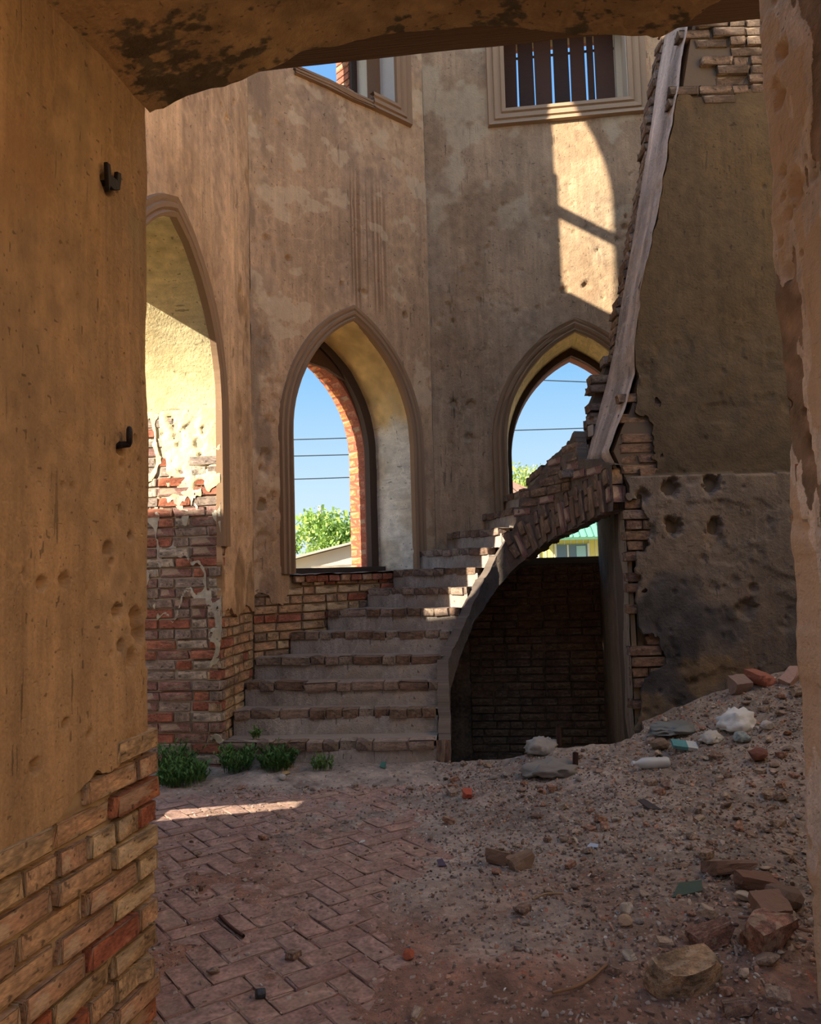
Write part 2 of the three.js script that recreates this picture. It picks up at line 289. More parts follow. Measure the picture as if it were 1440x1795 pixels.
const W2pts = [[.237, 5.794], [.246, 6.022], [.254, 6.235], [.275, 6.476], [.375, 6.713], [.507, 6.95], [.634, 7.133], [.762, 7.239], [.855, 7.253], [.958, 7.18], [1.082, 7.002], [1.207, 6.714], [1.324, 6.371], [1.434, 5.974], [1.475, 5.83]];
const PW = makePath(Wpts, -1), PS = makePath(W2pts, -1);
const shiftLine = (line, x) => line.map((p) => [p[0] + x, p[1]]);

const mortar = flat(150, 128, 102);
const woodTex = grainTexture(256, (x, y) => .55 * tileNoise(x * .5, y, 40, 21) + .3 * tileNoise(x * .5, y, 90, 22) + .15 * tileNoise(x, y, 12, 23));
const wood = (r, g, b) => flat(r, g, b, .85, { bumpMap: woodTex, bumpScale: .004 });

// pits in a wall: [u, h, radius, depth]
const pitLift = (pits, u, h) => { let w = 0; for (const [a, b, r, d] of pits) { const q = Math.hypot(u - a, (h - b) * .9) / (r * (1 + .35 * vn((u - a) * 40 + a * 9, (h - b) * 40 + b * 7))); if (q < 1.4) w -= d * (1 - sm(.45, 1.15, q)); } return w; };
const scatterPits = (n, u0, u1, h0, h1, r0, r1, d) => Array.from({ length: n }, () => { const r = rr(r0, r1); return [rr(u0, u1), rr(h0, h1), r, d * rr(.5, 1.2)]; });

// ---------- left wall of the apse (sun comes through its openings) ----------
seed = 11;
{
  const arch = shiftLine(pointed(.85, -.2, 2.62, 1.15), 1.65);
  const w = struct(new THREE.Group(), 'wall_left_apse', 'tall plastered side wall of the apse with pointed doorway and bricks low down');
  const outline = [[-.36, -1.8], [4.3, -1.8], [4.3, 7.9], [2.75, 8.0], [2.6, 9.2], [2.0, 9.6], [.5, 9.3], [-.36, 8.3]];
  part(slab(PA, outline, [[[.72, -.2], [.72, 2.6]].concat(shiftLine(pointed(.85, -.2, 2.62, 1.15, 14, .025), 1.65).slice(1, -1)).concat([[2.5, 1.3], [3.3, 1.3], [3.35, -.2]]), [[.80, 6.0], [2.3, 6.0], [2.3, 8.6], [.80, 8.6]]], -.035, -.70), mortar, 'masonry', w);
  const upperOuter = shiftLine(pointed(.58, 6.0, 7.7, 1.2), 1.40);
  const slit = [[2.45, .46], [2.72, .46], [3.17, 1.03], [2.98, 1.03]];  // unseen slit added so a strip of sun reaches the floor
  part(slab(PA, outline, [[[.80, -.2], [1.80, -.2], [1.80, 3.68], [1.3, 3.66], [.80, 3.585]], upperOuter, slit], -.70, -.85), mortar, 'outer_masonry', w);
  // plaster face
  const pits = [[.55, 5.05, .05, .03], [.38, 5.3, .03, .03], [.30, 2.62, .03, .03], ...scatterPits(26, .02, .75, 1.3, 6, .012, .035, .025)];
  const bottom = (u) => 1.08 + .14 * fbm(u * 5, 2, 3) + .1 * sm(.5, .75, u);
  const upperIn = [[.80, 6.0], [2.3, 6.0], [2.3, 8.6], [.80, 8.6]];
  const keep = (u, h) => Math.min(outlineDistance(upperIn, u, h) - .002, outlineDistance(arch, u, h) - .004 - .012 * Math.max(0, fbm(u * 20, h * 20, 3)), h - bottom(u) + .05 * fbm(u * 14, h * 14, 3));
  const lift = (u, h) => .008 * fbm(u * 2, h * 1.5, 3) + .002 * fbm(u * 13, h * 13, 3) + pitLift(pits, u, h) - .012 * sm(.1, .2, fbm(u * 6 + 4, h * 4, 4) - .18) * sm(2.7, 2.4, h);
  const map = paint(0, 2.7, .6, 7.2, 260, (u, h) => { let c = plaster(u, h, { s: 3, base: [206, 168, 128], alt: [194, 158, 124], alt2: [182, 144, 106], streak: .22 });
    return mixc(c, rgb([150, 116, 78], 1 + .4 * fbm(u * 9, h * 9, 3)), .7 * sm(.0, .25, fbm(u * 5, h * 2.2, 4) + .35 * sm(2.4, 1.4, h) - .25)); });
  part(sheet({ map: pathMap(PA), u0: 0, u1: 2.7, v0: .6, v1: 7.2, step: .02, keep, lift, edge: .04 }), sheetMaterial(map, 2.7, 6.6), 'plaster', w);
  courses(w, PA, 0, .80, .02, 1.3, (s, h) => h < bottom(s) + .04 && s < .79, [...clayDusty, clayGrey[0], clayReds[3]], { w: -.016, depth: .1 });
  // hood mould round the doorway
  const prof = [[-.005, -.03], [-.005, .02], [.02, .034], [.035, .012], [.05, .03], [.075, .034], [.085, .014], [.1, .022], [.125, .03], [.135, -.01]];
  part(moulding(PA, arch.filter((p) => p[1] > 1.7 || p[1] < 0).map((p) => [p[0], Math.max(p[1], 1.62)]), prof, .006), flat(150, 120, 92), 'hood_mould', w);
  // the far jamb of the doorway, facing the camera: plaster above, bare brick below
  const jp0 = PA.at(.80), J = makePath([[jp0.p.x, jp0.p.y], [jp0.p.x - .9943 * .9, jp0.p.y + .107 * .9]], 1);   // s = depth into the wall
  const jhole = [[.20, 2.66, .035, .03], [.13, 2.5, .03, .025], ...scatterPits(30, .05, .55, 1.9, 2.6, .02, .05, .016)];
  const low = (t) => 2.06 + .30 * fbm(t * 6, 7, 3) + .5 * sm(.3, .52, t) + 1.0 * sm(.44, .6, t);
  const jkeep = (t, h) => Math.max(h - low(t) + .16 * fbm(t * 9, h * 9, 4), (.055 + .05 * sm(1.5, 1.9, h) - Math.abs(fbm(t * 5 + 3, h * 2.2, 5) + .02)) * .5 + .045 * sm(.13, .02, t) - .03 * sm(1.3, .9, h));
  const jmap = paint(0, .72, -.1, 2.66, 300, (t, h) => plaster(t, h, { s: 8, base: h < 2 ? [190, 184, 174] : [208, 196, 158], alt: [198, 188, 150], alt2: h < 2 ? [176, 168, 158] : [192, 170, 124], streak: .06 }));
  part(sheet({ map: pathMap(J), u0: 0, u1: .72, v0: -.1, v1: 2.66, step: .014, keep: jkeep, lift: (t, h) => .004 + .012 * fbm(t * 9, h * 9, 4) * sm(2.8, 2.2, h) + .006 * fbm(t * 34, h * 34, 2) * sm(3.0, 2.4, h) + .003 * fbm(t * 8, h * 8, 3) + pitLift(jhole, t, h), edge: .03 }), sheetMaterial(jmap, .72, 2.76, .004), 'jamb_plaster', w, 'pale plaster flaking from the door jamb');
  part(slab(J, [[.04, -.2], [.85, -.2], [.85, 2.6], [.04, 2.6]], [], -.014, -.4), flat(178, 168, 154), 'jamb_masonry', w);
  courses(w, J, 0, .70, -.05, 2.6, (t, h) => h < low(t) + .2, [...clayPale, ...clayPale, clayReds[1], clayReds[3], clayReds[4]], { w: .0, depth: .08, jit: .007, headers: .45, geos: [...brickGeos, ...roughBrickGeos.slice(0, 2)] });
  // soffit of the doorway
  const soff = arch.slice(1, -1);
  { const sg = lining(PA, soff, .0, -.70, soff, 16, .006), a = sg.attributes.uv; let mx = 0; for (let i = 0; i < a.count; i++) mx = Math.max(mx, a.getX(i)); for (let i = 0; i < a.count; i++) a.setXY(i, a.getX(i) / mx, a.getY(i) / .7);
    part(sg, sheetMaterial(paint(0, 3, 0, .7, 260, (u, t) => plaster(u, t, { s: 9, base: [210, 194, 150], alt: [206, 184, 136], alt2: [200, 176, 126], streak: .05 })), 3, .7, .005, .5), 'soffit', w); }
  // crossbar left in the upper opening
  part(beamBetween(PBpoint(PA, .7, 6.90, -.15), PBpoint(PA, 2.4, 6.90, -.15), .095, .08), wood(96, 70, 52), 'crossbar', w);
}
function PBpoint(path, s, h, w) { return pathMap(path)(s, h, w); }

// ---------- left window wall ----------
seed = 21;
const hood = [[-.006, -.04], [-.006, .018], [.018, .036], [.034, .010], [.05, .028], [.072, .034], [.084, .012], [.1, .024], [.124, .032], [.138, -.01]];
const frameProfile = [[-.01, -.05], [-.01, .02], [.03, .03], [.045, .012], [.07, .03], [.105, .036], [.115, .016], [.14, .03], [.17, .05], [.185, -.01]];
{
  const cu = 1.13, arch = shiftLine(pointed(.725, 1.40, 2.65, 1.15), cu), outerArch = shiftLine(pointed(.60, 1.42, 2.6, .98), cu);
  const upper = [[.50, 6.085], [.50, 7.45], [1.77, 7.45], [1.77, 6.19], [1.50, 6.19], [1.44, 6.10]];
  const w = struct(new THREE.Group(), 'wall_left_window', 'plastered apse wall between the doorway wall and the boarded window wall');
  const outline = [[-.36, -1.8], [LB + .36, -1.8], [LB + .36, 7.6], [1.2, 7.9], [-.36, 8.3]];
  part(slab(PB, outline, [shiftLine(pointed(.725, 1.38, 2.65, 1.15, 14, .02), cu), upper], -.035, -.56), mortar, 'masonry', w);
  part(slab(PB, outline, [outerArch, [[.58, 6.12], [.58, 7.4], [1.69, 7.4], [1.69, 6.12]]], -.62, -.88), flat(150, 82, 60), 'outer_masonry', w);
  const pits = [[.40, 4.22, .03, .04], [1.0, 4.12, .03, .03], [.17, 4.35, .035, .03], [1.8, 3.98, .035, .04], [1.28, 4.1, .04, .03], [.09, 1.98, .05, .07], [.33, 1.98, .045, .06], [.2, 1.99, .11, .02], [1.98, 3.3, .02, .02], [.1, 3.45, .06, .02], [.12, 2.85, .05, .016], [.11, 2.3, .06, .03], [.13, 2.42, .06, .03], ...scatterPits(40, .02, .35, 1.5, 5.6, .015, .05, .014), ...scatterPits(30, .1, 2.1, 3.9, 6, .008, .022, .02)];
  const bottom = (u) => u < .36 ? 1.24 + .1 * fbm(u * 8, 3, 3) - .13 * sm(.12, .2, u) * sm(.34, .28, u) : 1.34;
  const keep = (u, h) => Math.min(outlineDistance(arch, u, h) - .003, outlineDistance(upper, u, h) - .004, u > .36 && u < 1.9 && h < 1.45 ? -.02 : 1, h - bottom(u) + .05 * fbm(u * 14, h * 14, 3));
  const crack = (u, h) => { const x = .22 + .05 * fbm(h * 2.2, 1, 3) + .02 * fbm(h * 11, 4, 2); return -.014 * sm(.012, .002, Math.abs(u - x)) * sm(1.5, 1.8, h) * sm(3.6, 3.3, h); };
  const flake = (u, h) => -.011 * sm(.05, .08, fbm(u * 3.5 + 8, h * 3 + 2, 5) - .16) * sm(.6, .2, u);
  const lift = (u, h) => .009 * fbm(u * 1.8 + 5, h * 1.4, 3) + .002 * fbm(u * 12, h * 12, 3) + pitLift(pits, u, h) + crack(u, h) + flake(u, h);
  const map = paint(0, LB, .9, 7.3, 290, (u, h) => {
    let c = plaster(u, h, { s: 17, base: [184, 150, 116], alt: [170, 142, 116], alt2: [194, 160, 122], streak: .1 });
    c = mixc(c, [120, 86, 58], .6 * sm(.0, .3, fbm(u * 46, h * .35 + 2, 4)) * sm(.95, 1.05, u) * sm(1.62, 1.5, u) * sm(3.85, 4.1, h) * sm(5.6, 4.9, h));   // rusty trickles
    c = mixc(c, [214, 190, 156], .5 * sm(.16, .3, fbm(u * 4 + 2, h * 5 + 7, 4)));
    c = mixc(c, [126, 104, 84], .55 * sm(.0, .3, fbm(u * 6 + 1, h * 2.4, 4)) * sm(.45, .1, u));
    return c; });
  part(sheet({ map: pathMap(PB), u0: 0, u1: LB, v0: .9, v1: 7.25, step: .018, keep, lift, edge: .04 }), sheetMaterial(map, LB, 6.4), 'plaster', w);
  courses(w, PB, 0, LB, .3, 1.45, (s, h) => h < bottom(s) + .05, [...clayDusty, clayReds[1], clayReds[3], clayGrey[0], clayGrey[2]], { w: -.016, depth: .1, max: 300 });
  // lower pointed window
  const win = struct(new THREE.Group(), 'window_1', 'open pointed window with pale reveal and red brick outer edge left of the stair');
  part(moulding(PB, arch.map((p) => [p[0], Math.max(p[1], 1.16)]), hood, .005), flat(152, 122, 94), 'hood_mould', win);
  const inner = shiftLine(pointed(.69, 1.40, 2.65, 1.10), cu);
  const revealMap = paint(0, 5.4, 0, .56, 220, (u, t) => { const c = plaster(u, t, { s: 31, base: [222, 216, 202], alt: [206, 200, 186], alt2: [190, 176, 150], streak: .05 }); return mixc(c, rgb([226, 196, 138], 1 + .2 * fbm(u * 7, t * 7, 3)), sm(-.35, .35, .5 * fbm(u * 5, t * 5, 5) + sm(1.1, 2.0, u) * sm(4.3, 3.4, u) - .5)); });
  const rg = lining(PB, arch, .0, -.56, inner, 14, .008); { const a = rg.attributes.uv; let mx = 0; for (let i = 0; i < a.count; i++) mx = Math.max(mx, a.getX(i)); for (let i = 0; i < a.count; i++) a.setXY(i, a.getX(i) / mx, a.getY(i) / .56); }
  part(rg, sheetMaterial(revealMap, 5.2, .56, .006, .5), 'reveal', win);
  const fr = shiftLine(pointed(.60, 1.42, 2.6, 1.06), cu), fro = shiftLine(pointed(.74, 1.38, 2.65, 1.16), cu);
  part(slab(PB, fro, [fr.map((p, i, a) => p).concat([])], -.54, -.62), wood(70, 52, 40), 'wooden_frame', win);
  // flat dark board across the head of the frame
  const tym = fr.filter((p) => p[1] > 3.38), head = [...tym, [cu + .36, 3.36], [cu + .1, 3.47], [cu - .15, 3.5], [cu - .4, 3.44]];
  part(slab(PB, head, [], -.57, -.615), wood(82, 56, 42), 'head_board', win);
  // red bricks round the outer opening, one by one
  const edge = []; { let run = 0, prev = null; for (let i = 0; i < outerArch.length; i++) { const p = outerArch[i]; if (prev) { const L = Math.hypot(p[0] - prev[0], p[1] - prev[1]), k = Math.max(1, Math.round(L / .02)); for (let j = 1; j <= k; j++) { const t = j / k; edge.push([lerp(prev[0], p[0], t), lerp(prev[1], p[1], t), Math.atan2(p[1] - prev[1], p[0] - prev[0])]); } } prev = p; } }
  let acc = 0, flipRow = 0;
  for (let i = 1; i < edge.length; i++) { acc += Math.hypot(edge[i][0] - edge[i - 1][0], edge[i][1] - edge[i - 1][1]); if (acc < .077) continue; acc = 0; flipRow++;
    const [x, y, a] = edge[i], nx = -Math.sin(a), ny = Math.cos(a), split = flipRow % 2 ? .145 : .085;
    brick(w, PB, x + nx * .05, y + ny * .05, -.624 - split / 2, [.066, .105, split - .01], clayReds, brickGeos, a);
    brick(w, PB, x + nx * .05, y + ny * .05, -.63 - split - (.26 - split) / 2, [.066, .105, .26 - split - .01], clayOrange, brickGeos, a); }
  part(beamBetween(PBpoint(PB, .36, 1.425, -.5), PBpoint(PB, 1.82, 1.425, -.5), .05, .14), wood(74, 60, 50), 'sill_beam', win);
  // worn brick sill
  part(sheet({ map: (u, t, l) => pathMap(PB)(u, 1.395 + l, -t), u0: .38, u1: 1.88, v0: -.03, v1: .56, step: .02, lift: (u, t) => .014 * fbm(u * 8, t * 8, 4) }), flat(140, 118, 98), 'sill', win);
  courses(w, PB, .4, 1.86, 1.318, 1.36, () => true, [...clayReds, clayDusty[3]], { w: .012, depth: .12, headers: 1, geos: roughBrickGeos, course: .068 });
  // upper rectangular window, sill broken
  const up = struct(new THREE.Group(), 'window_2', 'upper window opening with broken sill and pale jamb, sky behind');
  part(moulding(PB, [[1.77, 7.2], [1.77, 6.19], [1.44, 6.19]], frameProfile, .007), flat(156, 124, 94), 'frame_mould', up);
  part(moulding(PB, [[1.46, 6.10], [1.2, 6.095], [.9, 6.10], [.5, 6.09]], frameProfile.map(([o, l]) => [o * .52, l * .8]), .02), flat(150, 118, 88), 'broken_sill_mould', up);
  part(slab(PB, [[1.755, 6.1], [1.775, 6.1], [1.775, 7.2], [1.755, 7.2]], [], -.02, -.24), flat(214, 210, 204), 'reveal', up);
  part(slab(PB, [[1.70, 6.1], [1.80, 6.1], [1.80, 7.2], [1.70, 7.2]], [], -.24, -.39), wood(120, 88, 62), 'post', up);
  part(slab(PB, [[1.735, 6.1], [1.775, 6.1], [1.775, 7.2], [1.735, 7.2]], [], -.40, -.60), flat(214, 210, 196), 'outer_reveal', up);
  part(slab(PB, [[1.66, 6.1], [1.72, 6.1], [1.72, 7.2], [1.66, 7.2]], [], -.60, -.66), wood(62, 50, 44), 'outer_post', up);
  part(slab(PB, [[.48, 6.1], [.52, 6.1], [.52, 7.2], [.48, 7.2]], [], -.02, -.62), flat(206, 196, 178), 'reveal', up);
  for (let i = 0; i < 14; i++) brick(w, PB, 1.68, 6.25 + i * .076, -.75, [.06, .066, .22], clayReds, brickGeos);
  for (let i = 0; i < 14; i++) brick(w, PB, .53 + i * .09, (i > 10 ? 6.165 : 6.065) + rr(-.02, .02) + .012 * Math.sin(i * 1.3), -.08 + rr(-.03, .02), [.085, .075, .14], [...clayGrey, clayDusty[3]], roughBrickGeos, rr(-.2, .2));
}

// ---------- far window wall ----------
seed = 31;
{
  const cu = 1.48, arch = shiftLine(pointed(.735, 1.40, 2.65, 1.13), cu), outerArch = shiftLine(pointed(.68, 1.44, 2.62, 1.06), cu);
  const upper = [[.86, 6.19], [.86, 7.2], [2.14, 7.2], [2.14, 6.19]];
  const w = struct(new THREE.Group(), 'wall_far_window', 'plastered far wall of the apse with a sunlit patch, pointed window and boarded window');
  const outline = [[-.36, -1.8], [4.2, -1.8], [4.2, 7.2], [2.0, 7.45], [-.36, 7.6]];
  part(slab(PC, outline, [shiftLine(pointed(.735, 1.38, 2.65, 1.13, 14, .02), cu), upper], -.035, -.56), mortar, 'masonry', w);
  part(slab(PC, outline, [outerArch, [[.80, 6.1], [.80, 7.36], [2.2, 7.36], [2.2, 6.1]]], -.60, -.86), flat(140, 78, 58), 'outer_masonry', w);
  const pits = [[.22, 3.1, .04, .05], [.40, 3.08, .045, .05], [.36, 2.75, .04, .03], [1.40, 4.22, .055, .05], [1.62, 4.26, .05, .03], [.2, 4.14, .03, .03], [.52, 4.17, .035, .03], [1.95, 4.7, .03, .02], ...scatterPits(60, .05, 2.2, 3.9, 5.4, .01, .03, .02), ...scatterPits(20, .05, .6, 2.3, 4, .01, .03, .016)];
  const keep = (u, h) => Math.min(outlineDistance(arch, u, h) - .003, outlineDistance(upper, u, h) - .004, h - 1.55);
  const lift = (u, h) => .009 * fbm(u * 1.6 + 2, h * 1.5, 3) + .002 * fbm(u * 12, h * 12, 3) + pitLift(pits, u, h) - .008 * sm(.04, .07, fbm(u * 5 + 8, h * 5 + 2, 4) - .2) * sm(5.2, 4.2, h) - .011 * sm(.01, .002, Math.abs(h - 4.85 + .25 * (u - 1.7) ** 2 - .06 * fbm(u * 9, 3, 3))) * sm(1.65, 1.75, u);
  const map = paint(0, 2.9, 1.5, 7.3, 290, (u, h) => {
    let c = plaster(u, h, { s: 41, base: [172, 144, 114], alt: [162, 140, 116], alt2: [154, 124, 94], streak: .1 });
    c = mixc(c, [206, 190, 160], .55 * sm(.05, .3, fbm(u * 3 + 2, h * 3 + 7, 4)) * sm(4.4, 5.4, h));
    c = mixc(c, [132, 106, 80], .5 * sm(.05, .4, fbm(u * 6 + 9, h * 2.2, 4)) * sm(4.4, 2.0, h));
    return c; });
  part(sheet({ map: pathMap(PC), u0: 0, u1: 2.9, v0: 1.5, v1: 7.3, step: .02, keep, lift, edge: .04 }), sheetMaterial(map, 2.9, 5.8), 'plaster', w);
  const lowMap = paint(-.3, 2.4, -1.7, 1.42, 150, (u, h) => rgb([124, 106, 90], 1 + .4 * fbm(u * 5, h * 5, 4) + .2 * vn(u * 60, h * 60)));
  part(sheet({ map: pathMap(PC), u0: -.3, u1: 2.4, v0: -1.7, v1: 1.42, step: .03, lift: (u, h) => .012 * fbm(u * 6, h * 6, 3) - .02 }), sheetMaterial(lowMap, 2.7, 3.1, .008), 'lower_masonry', w);
  courses(w, PC, .3, 2.0, -.5, 1.38, () => true, clayGrey, { w: .004, depth: .1, max: 240 });
  courses(w, PC, 0, .74, 1.30, 1.62, (s, h) => h < 1.6, [...clayGrey, clayReds[3]], { w: .006, depth: .1 });
  const win = struct(new THREE.Group(), 'window_3', 'open pointed window half hidden by the rising stair');
  part(moulding(PC, arch.map((p) => [p[0], Math.max(p[1], 1.9)]), hood.map(([o, l]) => [o * 1.05, l]), .011), flat(150, 120, 90), 'hood_mould', win);
  const inner = shiftLine(pointed(.72, 1.40, 2.65, 1.11), cu);
  const rmap = paint(0, 5.4, 0, .58, 200, (u, t) => plaster(u, t, { s: 61, base: [224, 194, 138], alt: [210, 184, 134], alt2: [214, 204, 178], streak: .05 }));
  const rg = lining(PC, arch, 0, -.58, inner, 14, .006); { const a = rg.attributes.uv; let mx = 0; for (let i = 0; i < a.count; i++) mx = Math.max(mx, a.getX(i)); for (let i = 0; i < a.count; i++) a.setXY(i, a.getX(i) / mx, a.getY(i) / .58); }
  part(rg, sheetMaterial(rmap, 5.2, .58, .006, .5), 'reveal', win);
  part(slab(PC, shiftLine(pointed(.78, 1.38, 2.66, 1.18), cu), [outerArch], -.56, -.66), wood(74, 54, 42), 'wooden_frame', win);
  part(beamBetween(PBpoint(PC, .72, 1.46, -.5), PBpoint(PC, 2.24, 1.46, -.5), .07, .16), wood(96, 78, 62), 'sill_beam', win);
  for (let i = 1; i < outerArch.length; i++) { const [ax, ay] = outerArch[i - 1], [bx, by] = outerArch[i], L = Math.hypot(bx - ax, by - ay), k = Math.max(1, Math.round(L / .078)), a = Math.atan2(by - ay, bx - ax);
    for (let j = 0; j < k; j++) { const t = (j + .5) / k; brick(w, PC, lerp(ax, bx, t) - Math.sin(a) * .055, lerp(ay, by, t) + Math.cos(a) * .055, -.75, [L / k - .012, .105, .2], [...clayReds, ...clayOrange], brickGeos, a); } }
  // boarded upper window
  const up = struct(new THREE.Group(), 'window_4', 'upper window closed with dark vertical planks, light showing through the gaps');
  part(moulding(PC, [[2.14, 7.2], [2.14, 6.19], [.86, 6.19], [.86, 7.2]], frameProfile, .006), flat(168, 140, 112), 'frame_mould', up);
  part(slab(PC, [[2.12, 6.15], [2.16, 6.15], [2.16, 7.2], [2.12, 7.2]], [], -.01, -.30), flat(204, 192, 174), 'reveal', up);
  part(slab(PC, [[2.06, 6.15], [2.2, 6.15], [2.2, 7.2], [2.06, 7.2]], [], -.30, -.44), wood(196, 182, 160), 'jamb_post', up);
  part(slab(PC, [[.82, 6.14], [2.18, 6.14], [2.18, 6.21], [.82, 6.21]], [], -.05, -.42), wood(110, 92, 76), 'window_sill', up);
  const gaps = [0, .017, .013, .024, .018, .022, .014, 0], widths = [.165, .168, .178, .165, .155, .07, .2]; let x = .84;
  const plankMats = [wood(74, 48, 36), wood(66, 44, 36), wood(80, 54, 42), wood(60, 42, 36)];
  widths.forEach((wd, i) => { x += gaps[i]; const sk = rr(-.004, .004), g = slab(PC, [[x + rr(-.003, .003), 6.16 + rr(0, .02)], [x + wd + sk, 6.16 + rr(0, .02)], [x + wd - sk, 7.15], [x + sk, 7.15]], [], -.35, -.378); x += wd; part(g, plankMats[i % 4], 'plank', up); });
  for (const h of [6.24, 6.98]) part(slab(PC, [[.84, h], [2.1, h], [2.1, h + .018], [.84, h + .018]], [], -.379, -.40), plankMats[1], 'batten', up);
}

// ---------- cross wall right of the stair ----------
seed = 41;
const frontEdge = [[-.6, 1.60], [.1, 1.57], [1.357, 1.556], [1.812, 1.569], [2.064, 1.527], [2.234, 1.46], [2.40, 1.53], [2.546, 1.604], [2.8, 1.68], [3.034, 1.686], [3.464, 1.761], [4.202, 1.947], [5.0, 2.117], [6.2, 2.36]];
const backEdge = [[-.6, 1.60], [2.0, 1.36], [2.25, 1.38], [2.5, 1.455], [2.75, 1.53], [3.1, 1.635], [3.38, 1.696], [3.568, 1.738], [3.994, 1.827], [4.954, 2.014], [5.713, 2.169], [6.2, 2.27]];
const fe = (h) => interp(frontEdge, h) + .012 * fbm(h * 7, 3, 3), be = (h) => interp(backEdge, h);
{
  const w = struct(new THREE.Group(), 'wall_cross', 'stained cross wall right of the stair with rows of beam holes');
  const pl = frontEdge.map(([h, x]) => [x + .05, h]);
  part(slab(PD, [...pl, [4.3, 6.2], [4.3, -.6]], [], -.05, -.55), flat(98, 86, 74), 'masonry', w);
  const holes = [[1.897, 1.95, .062, .09], [2.201, 1.965, .065, .09], [1.714, 1.63, .05, .06], [1.902, 1.665, .065, .08], [2.212, 1.66, .055, .08], [2.19, 1.57, .08, .025], [2.405, 1.054, .07, .05], [1.988, .55, .03, .03], [2.455, 1.2, .035, .03], [1.69, 1.9, .05, .05], ...scatterPits(50, 1.6, 2.75, .3, 2.0, .012, .04, .014), ...scatterPits(10, 1.7, 2.75, 2.1, 4.6, .012, .03, .012)];
  const bare = (h) => .02 + .17 * sm(.5, .75, h) * sm(1.15, .95, h) + .14 * sm(.95, 1.4, h) * sm(2.05, 1.9, h) + .05 * sm(.0, .3, h) + (h > 2.06 ? -.05 + .16 * sm(2.9, 2.3, h) : 0);
  const topEdge = (x) => 4.92 + .05 * fbm(x * 6, 4, 3) + .05 * sm(2.2, 2.6, x);
  const keep = (x, h) => Math.min(x - fe(h) - .5 * bare(h) - bare(h) * fbm(x * 9, h * 5, 4) * 1.3, topEdge(x) - h + .04 * fbm(x * 12, h * 12, 3), h > 2.05 && h < 2.75 ? x - 1.62 - .26 * sm(2.75, 2.3, h) + .3 * fbm(x * 6 + 7, h * 5, 4) : 1);
  const lift = (x, h) => (h < 2.04 + .008 * fbm(x * 4, 2, 2) ? .012 : -.022) + .010 * fbm(x * 2.4 + 1, h * 2.2, 3) + .006 * fbm(x * 11, h * 11, 3) * sm(3.4, 2.8, h) + .002 * fbm(x * 20, h * 20, 2) + pitLift(holes, x, h) - .009 * sm(.03, .06, fbm(x * 4 + 3, h * 4 + 1, 5) - .13) * sm(3.3, 2.9, h);
  const map = paint(1.4, 2.9, -.2, 5.2, 330, (x, h) => {
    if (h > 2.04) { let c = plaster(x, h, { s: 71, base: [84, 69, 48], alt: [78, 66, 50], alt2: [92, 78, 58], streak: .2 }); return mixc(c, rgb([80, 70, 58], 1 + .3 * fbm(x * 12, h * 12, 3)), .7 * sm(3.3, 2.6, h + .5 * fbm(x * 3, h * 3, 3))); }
    let c = plaster(x, h, { s: 73, base: [112, 102, 94], alt: [104, 97, 92], alt2: [118, 104, 90], streak: .12 });
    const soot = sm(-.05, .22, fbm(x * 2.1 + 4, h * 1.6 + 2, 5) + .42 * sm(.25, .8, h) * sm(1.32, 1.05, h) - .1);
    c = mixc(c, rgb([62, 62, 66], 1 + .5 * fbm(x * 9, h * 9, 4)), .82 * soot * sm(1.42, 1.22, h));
    return mixc(c, rgb([130, 108, 78], 1 + .3 * fbm(x * 14, h * 14, 3)), .6 * sm(.08, .25, fbm(x * 2.4 + 2, h * 3.2 + 6, 4)) * sm(.95, .7, h)); });
  part(sheet({ map: pathMap(PD), u0: 1.4, u1: 2.9, v0: -.2, v1: 5.2, step: .014, keep, lift, edge: .05 }), sheetMaterial(map, 1.5, 5.4, .007), 'plaster', w);
  courses(w, PD, 1.44, 1.86, -.1, 2.04, (x, h) => x > fe(h) + .04 && keep(x, h) < .06, [...clayGrey, clayPale[1]], { w: -.02, depth: .09, geos: [...brickGeos, ...roughBrickGeos] });
  courses(w, PD, 1.44, 2.4, 2.06, 3.0, (x, h) => x > fe(h) + .05 && keep(x, h) < .03, clayGrey, { w: -.045, depth: .08, geos: roughBrickGeos });
  courses(w, PD, 2.05, 2.9, 4.86, 6.1, (x, h) => x > fe(h) + .03 && !(x < 2.42 && h > 5.02 && h < 5.34), tones([[104, 86, 72], [92, 76, 64]]), { w: -.03, depth: .09, jit: .018, geos: roughBrickGeos });
  part(slab(PD, [[1.7, .86], [1.78, .86], [1.78, .9], [1.7, .9]], [], -.02, -.05), clayGrey[1], 'brick', w);
  // broken end of the wall above the stair: plastered reveal twisting upwards
  const emap = paint(0, 1, 2.1, 6.2, 300, (t, h) => plaster(t * .55, h, { s: 81, base: [178, 160, 148], alt: [156, 140, 132], alt2: [188, 164, 144], streak: .5 }));
  const eM = (t, h, l) => { const a = fe(h), b = be(h); return V(lerp(a, b, t) - l, h, lerp(5.85, 6.4, t)); };
  part(sheet({ map: eM, u0: 0, u1: 1, v0: 2.1, v1: 6.2, step: .02, keep: (t, h) => (.95 + .1 * fbm(h * 4, 2, 4) - t) * .5, lift: (t, h) => .012 * fbm(t * 9, h * 1.5, 3) + .006 * fbm(t * 20, h * 6, 3) - .04 * sm(.75, 1, t), edge: .05 }), sheetMaterial(emap, .55, 4.1, .008), 'wall_end', w);
  // ragged masonry behind that edge, brick by brick
  const PE = makePath([[0, 6.42], [4, 6.42]], -1);
  for (let h = 3.05, i = 0; h < 5.9; h += .076, i++) brick(w, PE, be(h) + .115 + .035 * fbm(h * 3, 5, 2) + rr(-.02, .02), h, -.02, [.2, .066, .2], [...clayGrey, clayPale[1]], roughBrickGeos, rr(-.05, .05));
